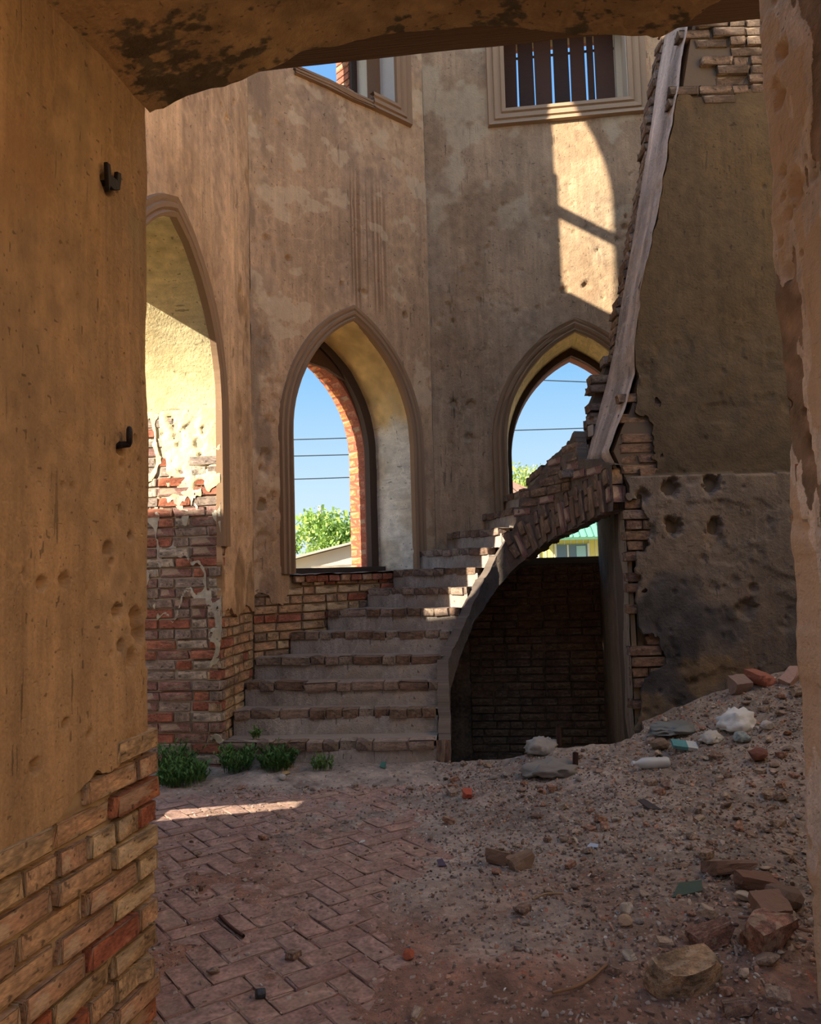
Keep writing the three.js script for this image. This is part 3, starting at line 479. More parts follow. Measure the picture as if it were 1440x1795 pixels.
  const ragged = (h) => interp([[2.1, 1.15], [2.42, 1.22], [2.6, 1.34], [2.73, 1.37], [2.95, 1.46], [3.13, 1.53]], h);
  courses(w, PE, 1.1, 1.8, 2.1, 3.08, (x, h) => x > ragged(h) + .15, [...clayGrey, clayPale[1]], { w: .02, depth: .16, geos: roughBrickGeos, jit: .012 });
  part(slab(PE, [[1.3, 2.1], [2.2, 2.1], [2.2, 3.1], [1.66, 3.1], [1.6, 2.95], [1.5, 2.73], [1.46, 2.5]], [], -.03, -.2), flat(92, 80, 70), 'broken_core', w);
  // low return of this wall, right side of the dark recess under the stair
  const rp = prism([[1.575, 5.9], [1.87, 8.05], [2.3, 8.05], [2.3, 5.9]], -1.8, 1.9); part(rp, mortar, 'return_masonry', w);
  const RT = makePath([[1.56, 5.87], [1.855, 8.04]], 1);
  const rmap = paint(0, 2.19, -1.7, 2, 220, (s, h) => plaster(s, h, { s: 91, base: [140, 126, 112], alt: [130, 118, 108], alt2: [148, 130, 112], streak: .2 }));
  part(sheet({ map: pathMap(RT), u0: 0, u1: 2.19, v0: -1.7, v1: 2, step: .03, lift: (s, h) => .012 * fbm(s * 5, h * 4, 4) }), sheetMaterial(rmap, 2.19, 3.7), 'return_plaster', w);
}

// ---------- stair ----------
seed = 51;
const stepH = [.2, .375, .55, .725, .9, 1.08, 1.25, 1.42, 1.6, 1.775, 1.95, 2.13, 2.3, 2.44, 2.585, 2.71, 2.86, 3.0];
const stepIn = [[.137, 5.82], [.16, 6.13], [.182, 6.29], [.218, 6.49], [.304, 6.76], [.392, 6.94], [.48, 7.085], [.587, 7.222], [.704, 7.317], [.828, 7.343], [.959, 7.297], [1.1, 7.15], [1.186, 7.014], [1.342, 6.63], [1.431, 6.36], [1.454, 6.276], [1.511, 6.07], [1.545, 5.95], [1.57, 5.86]];
const onA = (u) => [P1[0] - eA[0] * u, P1[1] - eA[1] * u], onB = (u) => [P1[0] + .7401 * u, P1[1] + .6724 * u], onC = (u) => [P2[0] + eC[0] * u, P2[1] + eC[1] * u];
const stepOut = [onA(.846), onA(.561), onA(.275), onA(.009), onB(.357), onB(.758), onB(1.227), onB(1.553), onB(1.9), onC(.119), onC(.503), onC(.72), onC(.95), onC(1.25), onC(1.55), onC(1.85), onC(2.15), onC(2.45), onC(2.75)];
const arcB = [[0, -1.7], [.3, -1.7], [.4, .0], [.485, .16], [.7, .46], [.97, .70], [1.2, .91], [1.415, 1.06], [1.58, 1.21], [1.74, 1.375], [1.92, 1.485], [2.114, 1.574], [2.35, 1.64], [2.574, 1.685], [2.8, 1.73], [3.04, 1.767], [3.3, 1.80]];
const arcT = [[0, .10], [.2, .2], [.36, .36], [.5, .53], [.69, .70], [.97, .87], [1.16, 1.04], [1.33, 1.2], [1.5, 1.37], [1.62, 1.53], [1.72, 1.68], [1.8, 1.80], [1.87, 2.06], [2.1, 2.16], [2.26, 2.29], [2.5, 2.36], [2.63, 2.43], [2.72, 2.47], [2.77, 2.24], [3.05, 2.2], [3.3, 2.12]];
{
  const st = top(new THREE.Group(), 'staircase', 'worn winding brick stair climbing along the apse walls over a broken arch', 'staircase');
  const riserMap = paint(0, 2, 0, .2, 400, (u, v) => plaster(u, v, { s: 101, base: [180, 172, 164], alt: [164, 154, 146], alt2: [160, 142, 126], streak: .1 }));
  const riser = new THREE.MeshStandardMaterial({ map: riserMap, roughness: .93, bumpMap: grain(plasterGrain, 4, .4), bumpScale: .006 });
  const treadMat = flat(150, 136, 122, .95, { bumpScale: .006 });
  const noseMats = [...tones([[138, 118, 104], [124, 104, 92], [142, 126, 112]]), clayGrey[1], clayGrey[2]];
  for (let k = 0; k < 15; k++) {
    const h = stepH[k], h0 = k ? stepH[k - 1] : 0, a = stepOut[k], b = stepIn[k], c = stepIn[k + 1], d = stepOut[k + 1];
    const poly = [a, b, c, d]; if (k === 3) poly.push(P1.map((x, i) => x + [0, .0][i])); if (k === 8) poly.push([P2[0], P2[1] - .01]);
    const body = prism(poly, h0 - .02, h - .078); { const m = body.toNonIndexed ? body : body; }
    const s = part(body, riser, 'step', st);
    // riser face and tread with wear
    const P = makePath([a, b], -1), L = P.L;
    const face = sheet({ map: pathMap(P), u0: 0, u1: L, v0: h0 - (k ? .02 : .1), v1: h - .06, step: .025, lift: (u, v) => .006 + .005 * fbm(u * 6, v * 9 + k, 3) });
    part(face, riser, 'riser', s);
    const tp = poly.map((q) => q), cx = tp.reduce((m, q) => m + q[0], 0) / tp.length, cd = tp.reduce((m, q) => m + q[1], 0) / tp.length;
    const tread = sheet({ map: (u, v, l) => { const f = [lerp(a[0], b[0], u), lerp(a[1], b[1], u)], g = [lerp(d[0], c[0], u), lerp(d[1], c[1], u)]; return V(lerp(f[0], g[0], v), h + l, lerp(f[1], g[1], v)); }, u0: 0, u1: 1, v0: .06, v1: 1.03, step: .03, lift: (u, v) => -.012 - .010 * Math.sin(u * Math.PI) * (1 - v) + .006 * fbm(u * 14 + k, v * 5, 3) });
    part(tread, treadMat, 'tread', s);
    // row of nosing bricks, chipped unevenly
    let u = .005; while (u < L - .03) { const len = Math.min(L - u, rnd() < .35 ? .25 : .125) * rr(.9, 1.05); const f = pathFrame(P, u + len / 2, h - .039 + rr(-.007, .004), -.045 + rr(-.016, .010), rr(-.05, .05));
      const m = new THREE.Mesh(pick(rnd() < .5 ? brickGeos : roughBrickGeos), pick(noseMats)); m.position.copy(f.pos); m.quaternion.copy(f.q); m.scale.set(len - .004, .066, .13); m.name = 'brick'; s.add(m); u += len; }
  }
  // string wall on the open side with the arch cut into it
  const bt = (s) => interp(arcB, s), tp = (s) => interp(arcT, s);
  const smap = paint(0, PS.L, -1.7, 3.1, 220, (s, h) => { const c = plaster(s, h, { s: 111, base: [104, 92, 82], alt: [94, 82, 76], alt2: [114, 100, 86], streak: .05 }); return c; });
  const skeep = (s, h) => Math.min(h - bt(s) + .012 * fbm(s * 20, 3, 2), tp(s) - h + .03 * fbm(s * 13, h * 5, 3));
  part(sheet({ map: pathMap(PS), u0: 0, u1: PS.L, v0: -1.7, v1: 3.1, step: .016, keep: skeep, lift: (s, h) => .014 * fbm(s * 5, h * 5, 4) + .008 * fbm(s * 16, h * 16, 3), edge: .09 }), sheetMaterial(smap, PS.L, 4.8, .008), 'string_wall', st);
  // near end of the string wall
  part(sheet({ map: (u, h, l) => V(lerp(.137, .237, u), h, lerp(5.80, 5.794, u) - l), u0: 0, u1: 1, v0: -.3, v1: .2, step: .05, lift: (u, h) => .01 * fbm(u * 4, h * 8, 3) }), clayGrey[1], 'string_end', st);
  // voussoirs of the arch
  for (let s = 1.85, i = 0; s < 3.25; i++) {
    const ds = .004, sl = (bt(s + ds) - bt(s - ds)) / (2 * ds), a = Math.atan(sl), nx = -Math.sin(a), ny = Math.cos(a);
    brick(st, PS, s + nx * .128, bt(s) + ny * .128 - .004, -.045 + rr(-.012, .008), [.068, i % 2 ? .25 : .12, .13], [...clayGrey, clayPale[3]], roughBrickGeos, a + rr(-.06, .06));
    if (!(i % 2)) brick(st, PS, s + nx * .255, bt(s) + ny * .255, -.045 + rr(-.015, .008), [.068, .118, .13], clayGrey, roughBrickGeos, a + rr(-.08, .08));
    s += .080 * Math.cos(a);
  }
  courses(st, PS, 1.75, 3.25, 1.7, 3.0, (s, h) => h > bt(s) + .34 && h < tp(s) - .04, [...clayGrey, clayPale[3]], { w: .006, depth: .09, geos: roughBrickGeos, max: 80 });
  // underside of the stair, from the arch to the outer walls
  const sIn = [0, .31, .48, .69, .98, 1.18, 1.35, 1.52, 1.67, 1.8, 1.95, 2.1, 2.26, 2.63, 2.9, 3.0, 3.15, 3.25, 3.35];
  const ox = sIn.map((s, i) => [s, stepOut[i][0]]), od = sIn.map((s, i) => [s, stepOut[i][1]]);
  part(sheet({ map: (s, t, l) => { const p = PS.at(s).p; return V(lerp(p.x, interp(ox, s), t), bt(s) + .02 + t * lerp(-.28, .2, sm(1.5, 2.3, s)) - l, lerp(p.y, interp(od, s), t)); }, u0: .4, u1: PS.L, v0: 0, v1: 1, step: .06, lift: (s, t) => .02 * fbm(s * 4, t * 5, 3) }), flat(124, 108, 94), 'underside', st);
}

// ---------- passage the camera stands in: left wall, right wall, vault ----------
seed = 61;
const soffitLine = [[-.823, 2.932], [-.695, 2.977], [-.563, 3.022], [-.43, 3.063], [-.316, 3.107], [-.145, 3.152], [.044, 3.176], [.196, 3.191], [.385, 3.192], [.498, 3.175], [.649, 3.154], [.78, 3.135], [.855, 3.125], [.95, 3.115], [1.1, 3.08], [1.2, 3.03]];
{
  const w = struct(new THREE.Group(), 'wall_left', 'ochre plastered passage wall with bare bricks along its foot');
  part(prism([[-.885, 2.55], [-1.215, 1.02], [-3.4, 1.02], [-3.4, 2.55]], -.6, 3.9), mortar, 'masonry', w);
  part(prism([[-1.6, 1.6], [-3.4, 1.6], [-3.4, 2.55], [-1.6, 2.55]], 3.9, 8.1), mortar, 'upper_masonry', w);  // unseen raised part added to keep sun off the cross wall
  const pits = [[.55, 1.53, .018, .03], [.664, 1.486, .03, .03], [.516, 1.277, .05, .035], [.619, 1.305, .03, .04], [.956, 1.39, .022, .025], [.87, 1.396, .026, .02], [.601, 1.204, .022, .03], [.497, 1.229, .045, .03], [.856, 1.026, .016, .03], [.977, .945, .018, .03], [.65, 1.449, .018, .02], [.758, .977, .016, .02], [.54, 1.16, .04, .02], [.672, 2.57, .045, .03], [.614, 1.78, .02, .03], [.605, 1.74, .014, .02], ...scatterPits(60, .46, 1.3, .95, 2.8, .004, .012, .014)].map(([a, b, r, d]) => [a, b, r * .72, d * 1.25]);
  const bottom = (s) => interp([[0, .93], [.44, .925], [.5, .9], [.61, .87], [.72, .875], [.81, .83], [.9, .79], [1.02, .77], [1.1, .745], [1.6, .68]], s) + .03 * fbm(s * 9, 5, 3);
  const soff = (s) => { const a = PL.at(s).p; return 2.945; };
  const keep = (s, h) => Math.min(h - bottom(s) + .02 * fbm(s * 22, h * 22, 4), 2.97 - h);
  const lift = (s, h) => .012 * fbm(s * 2.2 + 3, h * 1.7, 3) + .004 * fbm(s * 9, h * 7, 3) + .0015 * fbm(s * 40, h * 40, 2) + pitLift(pits, s, h) - .006 * sm(.03, .05, fbm(s * 7 + 3, h * 5 + 1, 4) - .2) * sm(.75, .5, s) * sm(1.6, 1.3, h);
  const map = paint(0, 1.7, .5, 3.0, 640, (s, h) => {
    let c = plaster(s * 1.6, h * 1.2, { s: 121, base: [168, 134, 96], alt: [156, 126, 92], alt2: [176, 144, 108], streak: .14 });
    c = mixc(c, [156, 116, 78], .5 * sm(.0, .3, fbm(s * 3 + 2, h * 2.2 + 4, 4)) * sm(1.9, 2.5, h));
    return mixc(c, [140, 128, 96], .5 * sm(.0, .26, fbm(s * 6 + 7, h * 2.5, 4)) * sm(2.2, 2.6, h) * sm(.9, .6, s)); });
  part(sheet({ map: pathMap(PL), u0: 0, u1: 1.7, v0: .5, v1: 3.0, step: .0095, keep, lift, edge: .035 }), sheetMaterial(map, 1.7, 2.5, .005, .5), 'plaster', w);
  part(sheet({ map: pathMap(PL), u0: .3, u1: 1.65, v0: -.1, v1: .97, step: .012, lift: (s, h) => -.020 + .022 * fbm(s * 7, h * 9, 4) + .008 * fbm(s * 30, h * 30, 2) }), flat(160, 134, 102, .95, { bumpScale: .008 }), 'mortar_bed', w);
  courses(w, PL, .40, 1.6, -.02, .96, (s, h) => h < bottom(s) + .035, [clayReds[0], clayReds[1], clayReds[2], ...clayDusty, ...clayDusty], { w: .001, depth: .13, course: .0735, joint: .012, jit: .009, headers: .28, geos: brickGeos });
}
{
  const w = struct(new THREE.Group(), 'wall_right', 'peeling plastered passage wall at the right edge');
  part(prism([[1.27, 2.55], [4.6, 2.55], [4.6, 1.0], [1.43, 1.0]], -.6, 3.5), mortar, 'masonry', w);
  const pits = [[.69, 3.0, .03, .03], [.66, 2.86, .03, .03], [.71, 2.55, .04, .03], [.72, 2.5, .03, .02], [.65, 2.3, .03, .02], ...scatterPits(40, .5, .95, .2, 3.2, .006, .03, .02)];
  const edgeN = (h) => .02 * fbm(h * 3.1, 8, 4) + .012 * fbm(h * 13, 2, 3);
  const layer = (s, h) => { const a = fbm(s * 5 + 3, h * 1.6 + 2, 5); return (a > .03 ? 1 : 0) * .003 + (a < -.17 ? -1 : 0) * .005; };
  const lift = (s, h) => .010 * fbm(s * 3, h * 2, 3) + .002 * fbm(s * 14, h * 6, 3) + layer(s, h) + pitLift(pits, s, h) + edgeN(h) * sm(.9, .5, s);
  const map = paint(0, 1.5, -.2, 4, 420, (s, h) => { const a = fbm(s * 5 + 3, h * 1.6 + 2, 5);
    let c = plaster(s * 1.5, h, { s: 131, base: [228, 212, 198], alt: [218, 196, 176], alt2: [214, 200, 188], streak: .14 });
    if (a > .03) c = mixc(c, [216, 186, 154], .7); if (a < -.17) c = rgb([158, 134, 114], 1 + .3 * fbm(s * 16, h * 16, 3));
    return c; });
  part(sheet({ map: pathMap(PR), u0: 0, u1: 1.5, v0: -.2, v1: 4, step: .0105, lift, keep: (s, h) => .3 - (fbm(s * 8 + 1, h * 4 + 4, 4) + .3 * sm(.60, .54, s)) * sm(1.85, 1.65, h) * sm(1.3, 1.45, h), edge: .04 }), sheetMaterial(map, 1.5, 4.2, .006, .5), 'plaster', w);
  courses(w, PR, .42, .60, 1.40, 1.70, () => true, [clayReds[3], clayDusty[3]], { w: -.03, depth: .06 });
}
{
  const w = struct(new THREE.Group(), 'ceiling', 'low segmental vault of the passage with dark mould stains and a broken right end');
  const XL = (d) => -.825 - .219 * (2.55 - d), XR = (d) => 1.2 + .11 * (2.55 - d);
  const hAt = (u) => interp(soffitLine, lerp(-.823, 1.2, u));
  const m = (u, d, l) => V(lerp(XL(d), XR(d), u), hAt(u) - l, d);
  const keep = (u, d) => { const X = lerp(XL(d), XR(d), u); return Math.min(2.555 - d + .03 * fbm(u * 9, 4, 4) + .012 * fbm(u * 40, 7, 3), .87 + (2.53 - d) * .62 - X + .05 * fbm(d * 9, u * 9, 4)); };
  const lift = (u, d) => .012 * fbm(u * 5, d * 4, 4) + .004 * fbm(u * 24, d * 13, 3);
  const map = paint(0, 1, 1.0, 2.6, 1000, (u, d) => { let c = plaster(u * 2.1, d * 1.4, { s: 141, base: [184, 150, 104], alt: [172, 142, 98], alt2: [192, 160, 112], streak: .04 });
    const e = .55 * sm(.30, .05, u) * sm(.0, .05, u) * sm(2.1, 2.2, d) + .3 * sm(.34, .44, u) * sm(.75, .6, u) + .1;
    return mixc(c, rgb([74, 68, 54], 1 + .5 * fbm(u * 40, d * 24, 3)), .72 * sm(-.02, .26, .7 * fbm(u * 20 + 4, d * 12 + 2, 6) + .5 * fbm(u * 80, d * 50, 4) + e - .36)); });
  part(sheet({ map: m, u0: 0, u1: 1, v0: 1.0, v1: 2.62, step: .011, keep, lift, edge: .3 }), sheetMaterial(map, 2, 1.6, .005, .5), 'plaster', w);
  const prof = soffitLine.filter((p) => p[0] < .83).map(([x, h]) => [x, h + .06]), sh = new THREE.Shape([...prof.map((p) => new THREE.Vector2(...p)), new THREE.Vector2(.83, 3.9), new THREE.Vector2(-1.0, 3.9), new THREE.Vector2(-1.0, 2.99)]);
  const g = new THREE.ExtrudeGeometry(sh, { depth: 1.36, bevelEnabled: false }); g.translate(0, 0, -2.46); part(g, mortar, 'masonry', w);
  part(prism([[.8, 1.75], [1.5, 1.75], [1.5, 1.0], [.8, 1.0]], 3.12, 3.9), mortar, 'haunch', w);
}
// timber across the apse just behind the arch
top(new THREE.Mesh(beamBetween(V(-1.55, 3.64, 3.36), V(1.75, 3.81, 3.22), .15, .16, .008), wood(112, 82, 60)), 'timber_beam', 'brown timber beam spanning the gap above the passage arch', 'beam');
// unseen outer walls added round apse and nave to block and bounce sunlight
const shellMat = flat(222, 192, 150);
struct(new THREE.Mesh(prism([[4.2, 2.5], [4.6, 2.5], [4.6, 8.4], [4.2, 8.4]], -1.8, 6.8), shellMat), 'wall_added_right_apse', 'unseen plain side wall added behind the right passage wall to bounce sunlight');
struct(new THREE.Mesh(prism([[-3.8, -10], [-3.4, -10], [-3.4, 2.5], [-3.8, 2.5]], -.6, 6.6), shellMat), 'wall_added_left_nave', 'unseen plain wall added left of the camera to block the sun');
struct(new THREE.Mesh(prism([[5.4, -10], [5.8, -10], [5.8, 2.5], [5.4, 2.5]], -.6, 6.5), shellMat), 'wall_added_right_nave', 'unseen plain wall added right of the camera to bounce sunlight');
struct(new THREE.Mesh(prism([[4.6, 2.1], [5.8, 2.1], [5.8, 2.5], [4.6, 2.5]], -.6, 3.5), shellMat), 'wall_front_nave', 'plain plastered wall beside the passage');
struct(new THREE.Mesh(prism([[-3.8, -10.4], [5.8, -10.4], [5.8, -10], [-3.8, -10]], -.6, 6.5), shellMat), 'wall_back_nave', 'plain plastered wall behind the camera');

// ---------- floor: herringbone bricks, dirt, rubble mound, pit ----------
seed = 71;
const mound = (X, d) => .5 * sm(.3, 2.8, X) ** 1.8 * sm(3.2, 5.6, d) + .05 * Math.exp(-(((X - 1.25) / .4) ** 2)) * sm(2.4, 2.9, d) + .07 * Math.exp(-(((X - 1.0) / .35) ** 2) - ((d - 5.5) / .25) ** 2);
const dirtCover = (X, d) => -.0025 + .06 * sm(-.25, .55, X + .22 * fbm(X * 2.2, d * 2.2 + 3, 3) - .1 * (d - 3)) + .05 * sm(5.25, 5.7, d) * sm(-1.5, -1.0, X) + .020 * fbm(X * 2.6 + 5, d * 2.6, 4) + .011 * fbm(X * 12, d * 12, 4);
const ground = (X, d) => mound(X, d) + dirtCover(X, d) + .01 * fbm(X * 26, d * 26, 2) * sm(.0, .9, X);
const pitKeep = (X, d) => { const e = interp([[-.5, 5.9], [.05, 5.84], [.24, 5.71], [.6, 5.56], [1.0, 5.43], [1.34, 5.42], [1.56, 5.62], [1.62, 5.9], [3, 6.4]], X) + .02 * fbm(X * 12, 3, 3); return X < .12 ? 1 : e - d; };
{
  const f = struct(new THREE.Group(), 'floor', 'dusty herringbone brick floor of the apse, buried in dirt and rubble to the right');
  part(prism([[-3.6, -10.2], [5.6, -10.2], [5.6, 2.3], [-3.6, 2.3]], -.4, -.03), flat(150, 122, 100), 'nave_paving', f);
  part(prism([[-2.6, 2.2], [-2.6, 7.2], [.12, 7.2], [.12, 5.84], [.24, 5.66], [.6, 5.5], [1.0, 5.36], [1.34, 5.36], [1.6, 5.7], [4.3, 5.9], [4.3, 2.2]], -.4, -.045), flat(120, 96, 78), 'bedding', f);
  part(prism([[-.2, 5.2], [2.2, 5.2], [2.2, 8.4], [-.2, 8.4]], -1.9, -1.65), flat(120, 100, 84), 'pit_bottom', f);
  const map = paint(-2.0, 3.3, 2.1, 6.3, 300, (X, d) => {
    const n = fbm(X * 2 + 1, d * 2, 4), red = sm(.3, -.3, X * .35 + (d - 3.6) * .32 + .5 * n);  // redder near the camera: warm light there is mixed into the dirt colour
    let c = mixc([156, 141, 128], [152, 114, 94], red);
    c = rgb(c, 1 + .22 * n + .22 * fbm(X * 9, d * 9, 4) + .2 * fbm(X * 38, d * 38, 3));
    const a = vn(X * 70, d * 70), b = vn(X * 45 + 8, d * 45); if (a > .8) c = mixc(c, [206, 198, 186], .55); else if (b > .78) c = rgb(c, .6); else if (b < -.82) c = mixc(c, [176, 96, 70], .6);
    return c; });
  part(sheet({ map: (X, d, l) => V(X, l, d), u0: -2.0, u1: 3.3, v0: 2.1, v1: 6.3, step: .022, keep: pitKeep, lift: ground, edge: .5 }), sheetMaterial(map, 5.3, 4.2, .012, .4), 'dirt', f);
  // herringbone paving, laid at an angle; only bricks that stick out of the dirt are laid
  const mats = tones([[164, 130, 116], [160, 126, 114], [168, 134, 118], [160, 130, 118], [164, 132, 118], [170, 136, 120]], .25, .6, .003), g = brickGeos;
  const Lb = .21, Wb = .105, ca = Math.cos(.62), sa = Math.sin(.62), cand = [];
  for (let i = -46; i < 46; i++) for (let j = -46; j < 46; j++) {
    const k = ((i - j) % 4 + 4) % 4; let cx, cy, rot;   // 2:1 herringbone on a grid of half bricks
    if (k === 0) { cx = (i + 1) * Wb; cy = (j + .5) * Wb; rot = 0; } else if (k === 3) { cx = (i + .5) * Wb; cy = (j + 1) * Wb; rot = 1; } else continue;
    const X = -.55 + cx * ca - cy * sa, d = 3.9 + cx * sa + cy * ca;
    if (X < -1.75 || X > 1.3 || d < 2.35 || d > 5.75) continue;
    if (d > 5.0 && X < PA.at((6.797 - d) / .9943).p.x - .5) continue;
    if (d < 2.62 && (X < -.75 || X > 1.1)) continue;
    const c = Math.min(ground(X, d), ground(X + .05, d + .05), ground(X - .05, d - .05), ground(X + .05, d - .05), ground(X - .05, d + .05)); if (c < .0015) cand.push([X, d, rot, Math.hypot(X, d)]);
  }
  cand.sort((a, b) => a[3] - b[3]);
  cand.slice(0, 300).forEach(([X, d, rot]) => { const m = new THREE.Mesh(pick(g), pick(mats)); m.position.copy(V(X, -.0265 + rr(-.003, .002), d)); m.rotation.set(rr(-.02, .02), .62 + (rot ? Math.PI / 2 : 0), rr(-.02, .02)); m.scale.set(Lb - .005, .055, Wb - .005); m.name = 'paving_brick'; f.add(m); });
  console.log('paving bricks', cand.length);
}

// ---------- rubble ----------
seed = 81;
function stoneGeo(n, flatness = .7, det = 1) { seed = 3000 + n * 71; const g = mergeVertices(new THREE.IcosahedronGeometry(.5, det).deleteAttribute('uv').deleteAttribute('normal')), p = g.attributes.position, cuts = Array.from({ length: 6 }, () => [new THREE.Vector3(rr(-1, 1), rr(-1, 1), rr(-1, 1)).normalize(), rr(.26, .42)]);
  for (let i = 0; i < p.count; i++) { const v = new THREE.Vector3().fromBufferAttribute(p, i); for (const [n2, k] of cuts) { const d = v.dot(n2); if (d > k) v.addScaledVector(n2, k - d); } p.setXYZ(i, v.x, v.y * flatness, v.z); }
  const h = g.toNonIndexed(); h.computeVertexNormals(); const uv = []; for (let i = 0; i < h.attributes.position.count; i++) uv.push(h.attributes.position.getX(i) * 2, h.attributes.position.getZ(i) * 2); h.setAttribute('uv', new THREE.Float32BufferAttribute(uv, 2)); return h; }
const stones = [0, 1, 2, 3, 4, 5, 6, 7, 8, 9].map((n) => stoneGeo(n, rr(.5, .85)));
const stoneMats = tones([[150, 128, 112], [138, 118, 104], [162, 142, 124], [130, 104, 90], [152, 112, 92], [146, 134, 124], [172, 160, 146], [124, 110, 102]], .5, .8, .0012);
function rubble(X, d, size, geo, mat, name, label, category, group, sink = .25, sc = [1, 1, 1], rot) {
  const m = new THREE.Mesh(geo, mat); m.scale.set(size * sc[0], size * sc[1], size * sc[2]);
  m.rotation.set(...(rot ?? [rr(-.35, .35), rr(0, 6.28), rr(-.35, .35)])); m.position.copy(V(X, Math.max(ground(X, d), -.005) + size * sc[1] * (.5 * (geo.userData.half ?? .75) - sink * .3), d)); return top(m, name, label, category, group);
}
const inFloor = (X, d) => pitKeep(X, d) > .03 && X > -1.35 && X < 2.9 && d > 2.35 && d < 5.8 && !(d < 2.7 && (X < -.72 || X > 1.1)) && !(d > 5.4 && X < .12) ;
const taken = [[1.45, 4.94, .2], [2.03, 5.22, .26], [1.70, 5.45, .26], [1.845, 5.13, .14], [1.98, 5.0, .12], [.83, 5.52, .25], [.86, 5.2, .32], [1.67, 5.13, .18], [.955, 5.5, .05], [1.0, 5.2, .05], [1.47, 4.98, .08]];
const specials = [];
const special = (X, d, size, geo, mat, label, cat = 'brick', sc, rot, sink) => { taken.push([X, d, size * .8]); return rubble(X, d, size, geo, mat, cat === 'brick' ? 'broken_brick' : 'stone', label, cat, undefined, sink ?? .3, sc, rot); };
special(.84, 2.66, .17, brokenGeos[1], tones([[150, 124, 96]])[0], 'big tan half brick at the bottom edge of the floor', 'brick', [1.55, .5, .75], [.12, .5, -.1]);
special(1.17, 2.83, .15, brokenGeos[2], tones([[140, 104, 88]])[0], 'reddish square brick lump leaning by the right wall foot', 'brick', [1, .8, .8], [.3, .4, .1]);
special(1.0, 2.9, .12, brokenGeos[3], tones([[126, 92, 78]])[0], 'dark red brick piece left of the reddish square lump', 'brick', [1.2, .55, .8]);
special(1.27, 3.03, .12, brokenGeos[0], flat(140, 112, 96), 'grey brown brick chunk pressed against the right wall', 'brick', [1, .7, .9]);
special(1.33, 3.32, .13, brokenGeos[4], flat(124, 94, 80), 'flat dark brick slab in the pile by the right wall', 'brick', [1.3, .45, .9]);
special(1.30, 3.48, .14, brokenGeos[5], flat(130, 104, 90), 'broad brown brick slab furthest back in the wall pile', 'brick', [1.4, .4, .9]);
special(1.36, 3.13, .15, stones[2], flat(118, 98, 86), 'rounded brown stone in the middle of the wall pile', 'stone');
special(.744, 3.055, .055, stones[3], flat(196, 166, 138), 'pale tan stone alone on the right of the bare dirt', 'stone');
special(-.049, 3.02, .05, stones[4], flat(190, 104, 74), 'small orange brick bit in the middle of the near dirt', 'brick');
special(.293, 4.945, .07, brokenGeos[1], flat(196, 96, 72), 'bright red brick bit below the dark recess', 'brick', [1, .7, .8]);
special(.455, 3.75, .11, brokenGeos[3], flat(148, 120, 96), 'squarish tan brick piece at the edge of the rubble', 'brick', [1, .6, .8]);
special(.36, 3.86, .1, brokenGeos[4], flat(140, 112, 92), 'tan brick piece next to the squarish one', 'brick', [1.1, .6, .7]);
special(2.40, 5.68, .17, brokenGeos[2], flat(168, 108, 90), 'pinkish brick on top of the rubble against the cross wall', 'brick', [1.2, .5, .7]);
special(2.24, 5.66, .12, brokenGeos[0], flat(148, 126, 116), 'grey brick block beside the pinkish one on the mound', 'brick');
special(2.56, 5.56, .13, brokenGeos[5], flat(182, 150, 136), 'pale brick tilted at the top right of the mound', 'brick', [1.2, .6, .7], [.4, .6, .5]);
special(1.955, 4.72, .13, stones[7], flat(128, 84, 70), 'dull red rounded brick lump on the mound slope', 'stone');
special(-.90, 5.63, .075, stones[1], flat(190, 158, 112), 'flat tan stone chip in front of the first step', 'stone', [1.1, .35, .8]);
special(-.91, 5.52, .055, stones[5], flat(190, 182, 170), 'small pale stone next to the flat tan chip', 'stone');
special(1.55, 5.25, .12, stones[6], flat(132, 114, 96), 'grey brown block left of the turquoise packet', 'stone');
special(2.15, 5.02, .09, stones[8], flat(206, 200, 192), 'white lump low on the right of the mound', 'stone');
for (let n = 0, tries = 0; n < 270 && tries < 9000; tries++) {
  const X = rr(-1.2, 2.8), d = rr(2.5, 5.75); if (!inFloor(X, d)) continue;
  const dens = .03 + .9 * sm(.1, 1.0, X + .1 * (d - 3)) + .5 * sm(5.0, 5.6, d); if (rnd() > dens) continue;
  const pile = Math.exp(-(((X - 1.3) / .3) ** 2)) * sm(3.9, 2.9, d), s = rr(.028, .062) * (1 + 1.9 * pile * rnd()) * (1 + .6 * sm(1.6, 2.6, X) * rnd());
  if (Math.abs(X - 1.27) < s && d < 2.6) continue;
  if (taken.some(([a, b, r]) => Math.hypot(a - X, b - d) < (r + s) * .55)) continue; taken.push([X, d, s]); n++;
  const isBrick = rnd() < .4, where = X > 1.5 && d > 4.2 ? ['on the rubble mound', 'stones on the rubble mound'] : X > .95 && d < 3.9 ? ['in the pile by the right wall', 'stones by the right wall'] : X > .1 ? ['in the dirt right of the paving', 'stones in the dirt'] : ['on the brick paving', 'stones on the paving'];
  rubble(X, d, s, isBrick ? pick(brokenGeos) : pick(stones), isBrick ? pick([stoneMats[4], stoneMats[3], stoneMats[0], stoneMats[2]]) : pick(stoneMats), isBrick ? 'brick_fragment' : 'stone', (isBrick ? 'small broken brick fragment lying ' : 'small loose stone lying ') + where[0], isBrick ? 'brick' : 'stone', (isBrick ? 'brick ' : '') + where[1], .35, isBrick ? [1.2, .55, .8] : [1.1, .75, .9]);
}
